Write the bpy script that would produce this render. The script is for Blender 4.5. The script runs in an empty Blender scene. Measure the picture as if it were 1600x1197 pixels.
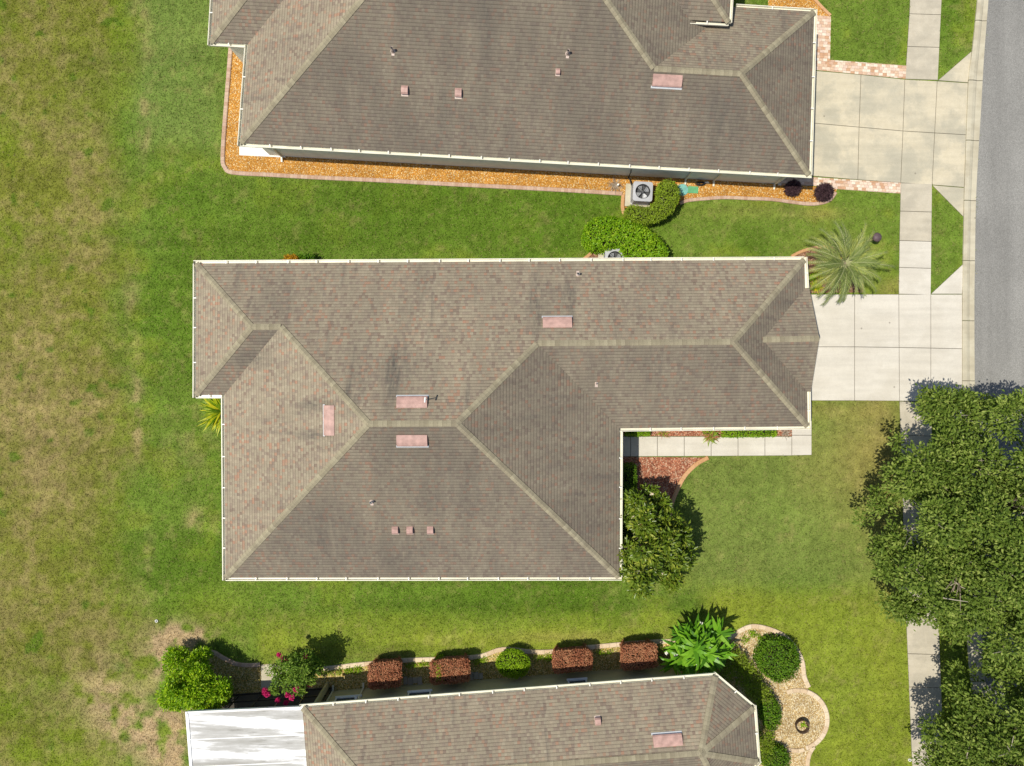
import bpy, math, random
import numpy as np
from mathutils import Vector, Matrix

random.seed(7)
RNG = np.random.default_rng(7)
SC = bpy.context.scene
COL = SC.collection
H, F = 35.0, 1101.0          # height of the aerial camera and its focal length in photo pixels
ZE = 2.85                    # eave height of the houses
T = 5.0 / 12.0               # roof pitch


def at(px, py, z=0.0):
    """survey point: world position of a mark at height z"""
    s = (H - z) / F
    return Vector(((px - 800.0) * s, (598.5 - py) * s, z))


def pts(l, z=0.0):
    return [at(x, y, z) for x, y in l]


# ------------------------------------------------------------------ tagging
def tag(o, label=None, cat=None, group=None, kind=None):
    if label: o['label'] = label
    if cat: o['category'] = cat
    if group: o['group'] = group
    if kind: o['kind'] = kind
    return o


def empty(name, loc=(0, 0, 0), label=None, cat=None, group=None, rz=0.0):
    o = bpy.data.objects.new(name, None)
    o.empty_display_size = 0.3
    COL.objects.link(o)
    o.location = loc
    o.rotation_euler = (0, 0, rz)
    return tag(o, label, cat, group)


def copy_tree(o, parent=None):
    c = o.copy()
    COL.objects.link(c)
    c.parent = parent
    for ch in list(o.children):
        copy_tree(ch, c)
    return c


# ------------------------------------------------------------------ mesh builder
class MB:
    def __init__(self):
        self.v = []; self.f = []; self.m = []; self.uv = []; self.a = []

    def vert(self, p):
        self.v.append(tuple(p)); return len(self.v) - 1

    def face(self, ps, m=0, uv=None, a=0.0):
        n = len(self.v)
        self.v.extend(tuple(p) for p in ps)
        self.f.append(list(range(n, n + len(ps))))
        self.m.append(m); self.a.append(a)
        self.uv.append(uv if uv else [(p[0], p[1]) for p in ps])

    def box(self, c, s, rz=0.0, m=0, taper=1.0, R=None):
        cx, cy, cz = c
        hx, hy, hz = s[0] / 2, s[1] / 2, s[2] / 2
        R = R or Matrix.Rotation(rz, 3, 'Z')
        P = []
        for z in (-hz, hz):
            k = taper if z > 0 else 1.0
            for x, y in ((-hx, -hy), (hx, -hy), (hx, hy), (-hx, hy)):
                q = R @ Vector((x * k, y * k, z))
                P.append((cx + q.x, cy + q.y, cz + q.z))
        for q in ((3, 2, 1, 0), (4, 5, 6, 7), (0, 1, 5, 4), (1, 2, 6, 5), (2, 3, 7, 6), (3, 0, 4, 7)):
            self.face([P[i] for i in q], m)

    def bar(self, a, b, w, h=None, m=0):
        a = Vector(a); b = Vector(b); d = b - a
        if d.length < 1e-6: return
        h = h or w
        z = d.normalized()
        up = Vector((0, 0, 1)) if abs(z.z) < 0.95 else Vector((1, 0, 0))
        x = z.cross(up).normalized(); y = x.cross(z).normalized()
        R = Matrix((x, z, y)).transposed()
        self.box((a + b) / 2, (w, d.length, h), m=m, R=R)

    def tube(self, path, radii, n=8, m=0, cap=True):
        path = [Vector(p) for p in path]
        if not isinstance(radii, (list, tuple)): radii = [radii] * len(path)
        rings = []
        for i, p in enumerate(path):
            t = (path[min(i + 1, len(path) - 1)] - path[max(i - 1, 0)]).normalized()
            up = Vector((0, 0, 1)) if abs(t.z) < 0.9 else Vector((1, 0, 0))
            x = t.cross(up).normalized(); y = t.cross(x).normalized()
            rings.append([p + (x * math.cos(2 * math.pi * k / n) + y * math.sin(2 * math.pi * k / n)) * radii[i] for k in range(n)])
        for i in range(len(rings) - 1):
            for k in range(n):
                k2 = (k + 1) % n
                self.face([rings[i][k], rings[i + 1][k], rings[i + 1][k2], rings[i][k2]], m)
        if cap:
            self.face(rings[0], m); self.face(rings[-1][::-1], m)

    def lathe(self, c, prof, n=24, m=0):
        c = Vector(c)
        for (r0, z0), (r1, z1) in zip(prof[:-1], prof[1:]):
            for k in range(n):
                a0 = 2 * math.pi * k / n; a1 = 2 * math.pi * (k + 1) / n
                q = [(r0, z0, a0), (r0, z0, a1), (r1, z1, a1), (r1, z1, a0)]
                ps = []
                for r, z, a in q:
                    p = c + Vector((r * math.cos(a), r * math.sin(a), z))
                    if not ps or (p - ps[-1]).length > 1e-6: ps.append(p)
                if len(ps) > 2 and (ps[0] - ps[-1]).length < 1e-6: ps.pop()
                if len(ps) > 2: self.face(ps, m)

    def prism(self, poly, z0, z1, m=0, uvrot=0.0, bottom=False):
        """poly: list of xy, counter-clockwise"""
        if area2(poly) < 0: poly = poly[::-1]
        c, s = math.cos(uvrot), math.sin(uvrot)
        self.face([(p[0], p[1], z1) for p in poly], m, [(p[0] * c - p[1] * s, p[0] * s + p[1] * c) for p in poly])
        n = len(poly)
        for i in range(n):
            a = poly[i]; b = poly[(i + 1) % n]
            self.face([(a[0], a[1], z0), (b[0], b[1], z0), (b[0], b[1], z1), (a[0], a[1], z1)], m)

    def build(self, name, mats, parent=None, smooth=False, attr=None):
        me = bpy.data.meshes.new(name)
        me.from_pydata(self.v, [], self.f)
        if not isinstance(mats, (list, tuple)): mats = [mats]
        for m in mats: me.materials.append(m)
        me.polygons.foreach_set('material_index', self.m)
        uvl = me.uv_layers.new(name='UVMap')
        flat = [c for face in self.uv for p in face for c in p]
        uvl.data.foreach_set('uv', flat)
        if attr:
            at_ = me.attributes.new(attr, 'FLOAT', 'FACE')
            at_.data.foreach_set('value', self.a)
        if smooth:
            me.polygons.foreach_set('use_smooth', [True] * len(self.f))
            import bmesh
            bm = bmesh.new(); bm.from_mesh(me)
            bmesh.ops.remove_doubles(bm, verts=bm.verts, dist=1e-5)
            bm.to_mesh(me); bm.free()
        me.update()
        o = bpy.data.objects.new(name, me)
        COL.objects.link(o)
        if parent: o.parent = parent
        return o


def area2(poly):
    return sum(poly[i][0] * poly[(i + 1) % len(poly)][1] - poly[(i + 1) % len(poly)][0] * poly[i][1] for i in range(len(poly)))


def offset_poly(poly, d):
    """inset (d>0) of a counter-clockwise polygon"""
    if area2(poly) < 0: poly = poly[::-1]
    n = len(poly); out = []
    for i in range(n):
        a = Vector(poly[i - 1][:2]); b = Vector(poly[i][:2]); c = Vector(poly[(i + 1) % n][:2])
        d1 = (b - a).normalized(); d2 = (c - b).normalized()
        n1 = Vector((-d1.y, d1.x)); n2 = Vector((-d2.y, d2.x))
        k = 1 + n1.dot(n2)
        out.append(b + (n1 + n2) * (d / max(k, 0.2)))
    return out


def smooth_line(l, n=6):
    """Catmull-Rom through the points of a polyline"""
    P = [Vector(p) for p in l]; out = []
    for i in range(len(P) - 1):
        p0 = P[max(i - 1, 0)]; p1 = P[i]; p2 = P[i + 1]; p3 = P[min(i + 2, len(P) - 1)]
        for k in range(n):
            t = k / n
            out.append(0.5 * ((2 * p1) + (p2 - p0) * t + (2 * p0 - 5 * p1 + 4 * p2 - p3) * t * t + (3 * p1 - p0 - 3 * p2 + p3) * t ** 3))
    out.append(P[-1])
    return out


def in_poly(X, Y, poly):
    inside = np.zeros(X.shape, bool)
    n = len(poly)
    for i in range(n):
        x0, y0 = poly[i][0], poly[i][1]; x1, y1 = poly[(i + 1) % n][0], poly[(i + 1) % n][1]
        if y0 == y1: continue
        c = ((y0 > Y) != (y1 > Y)) & (X < (x1 - x0) * (Y - y0) / (y1 - y0) + x0)
        inside ^= c
    return inside


# ------------------------------------------------------------------ value noise for placing colour and plants
_NG = RNG.random((256, 256))


def vnoise(x, y, s, seed=0):
    x = np.asarray(x) / s + seed * 17.3 + 1000; y = np.asarray(y) / s + seed * 9.1 + 1000
    xi = np.floor(x).astype(int); yi = np.floor(y).astype(int)
    fx = x - xi; fy = y - yi
    fx = fx * fx * (3 - 2 * fx); fy = fy * fy * (3 - 2 * fy)
    g = lambda a, b: _NG[a % 256, b % 256]
    return (g(xi, yi) * (1 - fx) + g(xi + 1, yi) * fx) * (1 - fy) + (g(xi, yi + 1) * (1 - fx) + g(xi + 1, yi + 1) * fx) * fy


def fbm(x, y, s, seed=0, o=4):
    t = 0; a = 1; w = 0
    for i in range(o):
        t = t + a * vnoise(x, y, s / 2 ** i, seed + i * 3); w += a; a *= 0.55
    return t / w


def sstep(a, b, x):
    t = np.clip((x - a) / (b - a), 0, 1)
    return t * t * (3 - 2 * t)


# ------------------------------------------------------------------ materials
class G:
    def __init__(self, name):
        self.m = bpy.data.materials.new(name); self.m.use_nodes = True
        self.t = self.m.node_tree; self.t.nodes.clear()
        self.out = self.t.nodes.new('ShaderNodeOutputMaterial')

    def n(self, typ, props=None, **ins):
        nd = self.t.nodes.new('ShaderNode' + typ)
        for k, v in (props or {}).items(): setattr(nd, k, v)
        for k, v in ins.items():
            key = int(k[1:]) if k[0] == '_' and k[1:].isdigit() else k.replace('_', ' ')
            self.set(nd.inputs[key], v)
        return nd

    def set(self, sock, v):
        if hasattr(v, 'is_output') or isinstance(v, bpy.types.NodeSocket): self.t.links.new(v, sock)
        elif isinstance(v, (tuple, list)) and len(v) == 3 and sock.type == 'RGBA': sock.default_value = (*v, 1)
        else: sock.default_value = v

    def coord(self, which='Object'): return self.n('TexCoord').outputs[which]

    def noise(self, co, scale, detail=3, rough=0.55):
        return self.n('TexNoise', Vector=co, Scale=scale, Detail=detail, Roughness=rough).outputs['Fac']

    def ramp(self, fac, stops, interp='LINEAR'):
        r = self.n('ValToRGB', Fac=fac); cr = r.color_ramp; cr.interpolation = interp
        while len(cr.elements) < len(stops): cr.elements.new(0.5)
        for e, (p, c) in zip(cr.elements, stops):
            e.position = p
            e.color = (*c, 1) if isinstance(c, (tuple, list)) else (c, c, c, 1)
        return r.outputs['Color']

    def mix(self, fac, a, b, mode='MIX'):
        x = self.n('Mix', {'data_type': 'RGBA', 'blend_type': mode})
        self.set(x.inputs[0], fac); self.set(x.inputs[6], a); self.set(x.inputs[7], b)
        return x.outputs[2]

    def math(self, op, a, b=0.0, c=0.0):
        x = self.n('Math', {'operation': op})
        self.set(x.inputs[0], a); self.set(x.inputs[1], b); self.set(x.inputs[2], c)
        return x.outputs[0]

    def attr(self, name, out='Fac'): return self.n('Attribute', {'attribute_name': name}).outputs[out]

    def bump(self, h, strength=0.5, dist=0.02):
        return self.n('Bump', Height=h, Strength=strength, Distance=dist).outputs['Normal']

    def finish(self, color, rough=0.9, spec=0.2, normal=None, metal=0.0, **kw):
        b = self.n('BsdfPrincipled')
        self.set(b.inputs['Base Color'], color); self.set(b.inputs['Roughness'], rough)
        self.set(b.inputs['Specular IOR Level'], spec); self.set(b.inputs['Metallic'], metal)
        if normal is not None: self.set(b.inputs['Normal'], normal)
        self.t.links.new(b.outputs[0], self.out.inputs['Surface'])
        return self.m


def simple(name, col, rough=0.6, spec=0.3, metal=0.0, var=0.12, scale=6.0):
    g = G(name); co = g.coord()
    f = g.noise(co, scale, 5)
    c = g.mix(g.ramp(f, [(0.3, 0.0), (0.7, 1.0)]), tuple(x * (1 - var) for x in col), tuple(min(1, x * (1 + var)) for x in col))
    return g.finish(c, rough, spec, None, metal)


M = {}


def mat_shingle():
    g = G('asphalt_shingle')
    uv = g.coord('UV')
    sep = g.n('SeparateXYZ', Vector=uv)
    u, v = sep.outputs[0], sep.outputs[1]
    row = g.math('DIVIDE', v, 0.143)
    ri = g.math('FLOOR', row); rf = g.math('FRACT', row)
    wn = g.n('TexWhiteNoise', {'noise_dimensions': '1D'}, W=ri).outputs['Value']
    uu = g.math('ADD', g.math('DIVIDE', u, 0.135), g.math('MULTIPLY', wn, 7.31))
    ui = g.math('FLOOR', uu); uf = g.math('FRACT', uu)
    cell = g.n('CombineXYZ', X=ui, Y=ri)
    w2 = g.n('TexWhiteNoise', {'noise_dimensions': '2D'}, Vector=cell.outputs[0])
    r1 = w2.outputs['Value']
    tone = g.ramp(r1, [(0.0, (0.223, 0.168, 0.128)), (0.10, (0.259, 0.208, 0.161)), (0.3, (0.299, 0.253, 0.183)), (0.52, (0.324, 0.278, 0.200)), (0.72, (0.285, 0.232, 0.171)), (0.86, (0.351, 0.305, 0.222)), (0.93, (0.323, 0.223, 0.155)), (1.0, (0.347, 0.203, 0.139))])
    # each slope darkened by its own constant, in patches that run down it
    a = g.attr('slope_dark')
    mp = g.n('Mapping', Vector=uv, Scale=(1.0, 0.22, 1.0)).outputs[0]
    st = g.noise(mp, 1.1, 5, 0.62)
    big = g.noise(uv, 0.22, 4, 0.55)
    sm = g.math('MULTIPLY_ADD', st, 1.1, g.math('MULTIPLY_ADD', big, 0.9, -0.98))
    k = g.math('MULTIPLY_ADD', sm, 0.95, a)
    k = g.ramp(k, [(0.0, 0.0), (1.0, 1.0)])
    tone_worn = g.mix(k, tone, g.mix(0.76, tone, (0.112, 0.097, 0.081)))
    # thin run-off streaks and soft dark smudges
    mq = g.n('Mapping', Vector=uv, Scale=(2.6, 0.22, 1.0), Location=(3.1, 1.7, 0)).outputs[0]
    stk = g.math('MULTIPLY', g.ramp(g.noise(mq, 1.0, 4, 0.6), [(0.55, 0.0), (0.72, 0.55)]), g.ramp(g.noise(uv, 0.33, 3), [(0.42, 0.0), (0.6, 1.0)]))
    tone_worn = g.mix(stk, tone_worn, (0.12, 0.108, 0.095))
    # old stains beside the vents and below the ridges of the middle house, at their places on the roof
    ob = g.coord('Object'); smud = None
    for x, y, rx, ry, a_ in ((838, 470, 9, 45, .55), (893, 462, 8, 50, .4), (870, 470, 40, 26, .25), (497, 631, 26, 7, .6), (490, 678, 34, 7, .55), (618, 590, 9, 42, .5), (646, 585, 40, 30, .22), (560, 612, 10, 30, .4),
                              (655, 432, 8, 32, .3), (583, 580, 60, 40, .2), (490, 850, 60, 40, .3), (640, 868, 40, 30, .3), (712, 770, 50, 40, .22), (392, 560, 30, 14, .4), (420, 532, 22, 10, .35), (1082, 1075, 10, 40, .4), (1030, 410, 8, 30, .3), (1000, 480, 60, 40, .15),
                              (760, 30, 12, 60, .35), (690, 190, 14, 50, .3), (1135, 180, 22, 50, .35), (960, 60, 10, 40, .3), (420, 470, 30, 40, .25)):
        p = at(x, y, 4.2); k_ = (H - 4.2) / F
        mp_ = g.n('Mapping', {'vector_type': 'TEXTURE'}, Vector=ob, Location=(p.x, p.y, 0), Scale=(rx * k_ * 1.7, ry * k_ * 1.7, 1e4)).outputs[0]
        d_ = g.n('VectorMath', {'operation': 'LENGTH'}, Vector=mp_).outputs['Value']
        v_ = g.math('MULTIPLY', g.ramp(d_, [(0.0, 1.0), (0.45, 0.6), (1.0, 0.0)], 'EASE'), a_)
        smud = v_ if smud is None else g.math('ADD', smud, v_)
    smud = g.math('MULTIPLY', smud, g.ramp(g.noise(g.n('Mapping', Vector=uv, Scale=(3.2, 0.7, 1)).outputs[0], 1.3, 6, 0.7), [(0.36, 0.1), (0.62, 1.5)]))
    tone_worn = g.mix(g.math('MINIMUM', smud, 0.85), tone_worn, (0.088, 0.083, 0.076))
    # fine granule speckle
    sp = g.noise(uv, 38.0, 2, 0.7)
    c = g.mix(1.0, tone_worn, g.ramp(sp, [(0.25, 0.72), (0.75, 1.28)]), 'MULTIPLY')
    # shadow line under each butt edge painted as a dark band, broken at the tab joints
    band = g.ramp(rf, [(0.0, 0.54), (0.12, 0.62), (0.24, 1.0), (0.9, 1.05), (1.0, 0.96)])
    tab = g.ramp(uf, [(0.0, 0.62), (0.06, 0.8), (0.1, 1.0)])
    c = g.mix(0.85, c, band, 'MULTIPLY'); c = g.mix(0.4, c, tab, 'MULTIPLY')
    hgt = g.math('ADD', g.math('MULTIPLY', rf, -1.0), g.math('MULTIPLY', r1, 0.35))
    return g.finish(c, 0.95, 0.12, g.bump(hgt, 0.5, 0.012))


def mat_ridge():
    g = G('ridge_shingle')
    uv = g.coord('UV'); sep = g.n('SeparateXYZ', Vector=uv)
    r = g.math('DIVIDE', sep.outputs[0], 0.19)
    w = g.n('TexWhiteNoise', {'noise_dimensions': '1D'}, W=g.math('FLOOR', r)).outputs['Value']
    c = g.ramp(w, [(0.0, (0.255, 0.222, 0.152)), (0.5, (0.300, 0.265, 0.182)), (1.0, (0.345, 0.308, 0.212))])
    n = g.noise(g.coord(), 1.3, 4)
    c = g.mix(g.ramp(n, [(0.45, 0.0), (0.8, 0.6)]), c, (0.2, 0.17, 0.13))
    band = g.ramp(g.math('FRACT', r), [(0.0, 0.62), (0.14, 0.95), (1.0, 1.05)])
    c = g.mix(0.7, c, band, 'MULTIPLY')
    c = g.mix(1.0, c, g.ramp(g.noise(g.coord(), 40, 2), [(0.25, 0.8), (0.75, 1.2)]), 'MULTIPLY')
    return g.finish(c, 0.95, 0.1)


def mat_lawn():
    g = G('lawn_soil')
    co = g.coord()
    c = g.attr('Col', 'Color')
    f1 = g.noise(co, 7.0, 6, 0.75); f2 = g.noise(co, 26.0, 4, 0.7)
    v = g.math('ADD', g.math('MULTIPLY', f1, 0.9), g.math('MULTIPLY', f2, 1.0))
    c = g.mix(1.0, c, g.ramp(g.math('MULTIPLY', v, 0.5), [(0.3, 0.62), (0.5, 1.0), (0.68, 1.5)]), 'MULTIPLY')
    st = g.noise(co, 18.0, 3, 0.6)
    c = g.mix(g.ramp(st, [(0.55, 0.0), (0.8, 0.35)]), c, (0.27, 0.22, 0.09))
    return g.finish(c, 1.0, 0.05, g.bump(f2, 0.9, 0.04))


def mat_blade():
    g = G('grass_blade')
    c = g.attr('Col', 'Color')
    d = g.n('BsdfDiffuse', Color=c); t = g.n('BsdfTranslucent', Color=c)
    s = g.n('MixShader', Fac=0.3); g.t.links.new(d.outputs[0], s.inputs[1]); g.t.links.new(t.outputs[0], s.inputs[2])
    g.t.links.new(s.outputs[0], g.out.inputs['Surface'])
    return g.m


def mat_concrete(name, a, b, stain, amount, sc=0.5):
    g = G(name); co = g.coord()
    big = g.noise(co, sc, 6, 0.6); mid = g.noise(co, 3.5, 6, 0.65); fin = g.noise(co, 45, 3, 0.6)
    c = g.mix(g.ramp(mid, [(0.3, 0.0), (0.7, 1.0)]), a, b)
    dist = g.n('TexNoise', Vector=co, Scale=1.2, Detail=4)
    s2 = g.noise(g.mix(0.25, co, dist.outputs['Color']), sc * 1.6, 5, 0.6)
    c = g.mix(g.ramp(s2, [(0.46, 0.0), (0.56, amount * .8), (0.62, amount), (0.75, amount * 0.7)]), c, stain)
    c = g.mix(g.ramp(big, [(0.45, 0.0), (0.65, amount * 0.7)]), c, stain)
    c = g.mix(1.0, c, g.ramp(fin, [(0.3, 0.9), (0.7, 1.08)]), 'MULTIPLY')
    run = g.noise(g.n('Mapping', Vector=co, Scale=(0.35, 3.2, 1)).outputs[0], 1.0, 4)
    c = g.mix(1.0, c, g.ramp(run, [(0.35, 0.93), (0.65, 1.04)]), 'MULTIPLY')
    spk = g.n('TexVoronoi', Vector=co, Scale=0.9).outputs['Distance']
    c = g.mix(g.ramp(spk, [(0.0, 0.6), (0.03, 0.5), (0.05, 0.0)]), c, (0.12, 0.1, 0.08))
    return g.finish(c, 0.9, 0.2, g.bump(fin, 0.15, 0.01))


def mat_asphalt():
    g = G('asphalt'); co = g.coord()
    f = g.noise(co, 60, 3, 0.8); vo = g.n('TexVoronoi', Vector=co, Scale=34).outputs['Color']
    mp = g.n('Mapping', Vector=co, Scale=(0.9, 0.06, 1)).outputs[0]
    tr = g.noise(mp, 1.0, 4); big = g.noise(co, 0.35, 5)
    c = g.ramp(f, [(0.25, (0.185, 0.181, 0.169)), (0.55, (0.262, 0.257, 0.242)), (0.85, (0.37, 0.362, 0.34))])
    bw = g.n('RGBToBW', Color=vo).outputs[0]
    c = g.mix(1.0, c, g.ramp(bw, [(0.1, 0.78), (0.9, 1.2)]), 'MULTIPLY')
    c = g.mix(1.0, c, g.ramp(tr, [(0.3, 0.84), (0.7, 1.1)]), 'MULTIPLY')
    c = g.mix(1.0, c, g.ramp(big, [(0.3, 0.92), (0.7, 1.08)]), 'MULTIPLY')
    return g.finish(c, 0.9, 0.15, g.bump(bw, 0.4, 0.008))


def mat_gravel(name, cols, scale, dark, gaps=0.5):
    g = G(name); co = g.coord()
    wob = g.n('TexNoise', Vector=co, Scale=9.0, Detail=2)
    q = g.mix(0.03, co, wob.outputs['Color'])
    vo = g.n('TexVoronoi', {'feature': 'F1'}, Vector=q, Scale=scale)
    bw = g.n('SeparateColor', Color=vo.outputs['Color'])
    n = len(cols)
    c = g.ramp(bw.outputs[0], [(i / n, x) for i, x in enumerate(cols)], 'CONSTANT')
    c = g.mix(1.0, c, g.ramp(bw.outputs[1], [(0.0, 0.75), (1.0, 1.25)]), 'MULTIPLY')
    d = vo.outputs['Distance']
    c = g.mix(g.ramp(d, [(0.4, 0.0), (0.75, gaps)]), c, dark)
    big = g.noise(co, 1.2, 5)
    c = g.mix(1.0, c, g.ramp(big, [(0.3, 0.78), (0.7, 1.15)]), 'MULTIPLY')
    h = g.math('SUBTRACT', 1.0, d)
    return g.finish(c, 0.8, 0.25, g.bump(h, 0.9, 0.03))


def mat_paver(name, cols, joint, sx=0.24, sy=0.12):
    g = G(name)
    uv = g.coord('UV'); sep = g.n('SeparateXYZ', Vector=uv)
    r = g.math('DIVIDE', sep.outputs[1], sy); ri = g.math('FLOOR', r); rf = g.math('FRACT', r)
    w = g.n('TexWhiteNoise', {'noise_dimensions': '1D'}, W=ri).outputs['Value']
    u = g.math('ADD', g.math('DIVIDE', sep.outputs[0], sx), g.math('MULTIPLY', w, 3.7))
    ui = g.math('FLOOR', u); uf = g.math('FRACT', u)
    w2 = g.n('TexWhiteNoise', {'noise_dimensions': '2D'}, Vector=g.n('CombineXYZ', X=ui, Y=ri).outputs[0]).outputs['Value']
    n = len(cols)
    c = g.ramp(w2, [(i / n, x) for i, x in enumerate(cols)], 'CONSTANT')
    c = g.mix(1.0, c, g.ramp(g.noise(g.coord(), 14, 5), [(0.3, 0.82), (0.7, 1.12)]), 'MULTIPLY')
    e1 = g.math('ABSOLUTE', g.math('SUBTRACT', rf, 0.5)); e2 = g.math('ABSOLUTE', g.math('SUBTRACT', uf, 0.5))
    j = g.math('MAXIMUM', g.ramp(e1, [(0.44, 0.0), (0.48, 1.0)]), g.ramp(e2, [(0.465, 0.0), (0.49, 1.0)]))
    c = g.mix(g.math('MULTIPLY', j, 0.7), c, joint)
    return g.finish(c, 0.88, 0.2, g.bump(g.math('SUBTRACT', 1.0, j), 0.5, 0.008))


def mat_leaf(name, dark, mid, light, rough=0.42, spec=0.35, trans=0.28, dull=0.45):
    g = G(name)
    a = g.attr('var')
    c = g.ramp(a, [(0.0, dark), (0.5, mid), (1.0, light)])
    p = g.n('BsdfPrincipled')
    g.set(p.inputs['Base Color'], c); g.set(p.inputs['Roughness'], rough); g.set(p.inputs['Specular IOR Level'], spec * dull)
    hs = g.n('HueSaturation', Color=c, Saturation=1.1, Value=1.3)
    t = g.n('BsdfTranslucent', Color=hs.outputs[0])
    s = g.n('MixShader', Fac=trans)
    g.t.links.new(p.outputs[0], s.inputs[1]); g.t.links.new(t.outputs[0], s.inputs[2])
    g.t.links.new(s.outputs[0], g.out.inputs['Surface'])
    return g.m


def mat_whiteroof():
    g = G('white_membrane'); co = g.coord()
    mp = g.n('Mapping', Vector=co, Scale=(0.3, 2.4, 1.0)).outputs[0]
    a = g.noise(mp, 0.7, 6, 0.62); b = g.noise(mp, 2.7, 6, 0.7)
    sx = g.n('SeparateXYZ', Vector=co)
    east = g.ramp(g.math('MULTIPLY_ADD', sx.outputs[0], 0.2, 0.75), [(0.0, 1.0), (0.55, 0.75), (0.95, 0.05)])
    k = g.math('MULTIPLY', g.ramp(a, [(0.47, 0.0), (0.53, 0.7), (0.66, 1.0)]), east)
    c = g.mix(k, (0.79, 0.795, 0.80), (0.31, 0.302, 0.276))
    c = g.mix(g.math('MULTIPLY', g.ramp(b, [(0.58, 0.0), (0.7, 0.6)]), east), c, (0.13, 0.12, 0.1))
    return g.finish(c, 0.6, 0.3)


def mat_screen():
    g = G('insect_screen')
    d = g.n('BsdfDiffuse', Color=(0.012, 0.013, 0.013, 1)); t = g.n('BsdfTransparent', Color=(1, 1, 1, 1))
    s = g.n('MixShader', Fac=0.45)
    g.t.links.new(d.outputs[0], s.inputs[1]); g.t.links.new(t.outputs[0], s.inputs[2])
    g.t.links.new(s.outputs[0], g.out.inputs['Surface'])
    return g.m


def mat_glass():
    g = G('window_glass')
    return g.finish((0.03, 0.04, 0.04), 0.12, 0.35)


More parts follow.
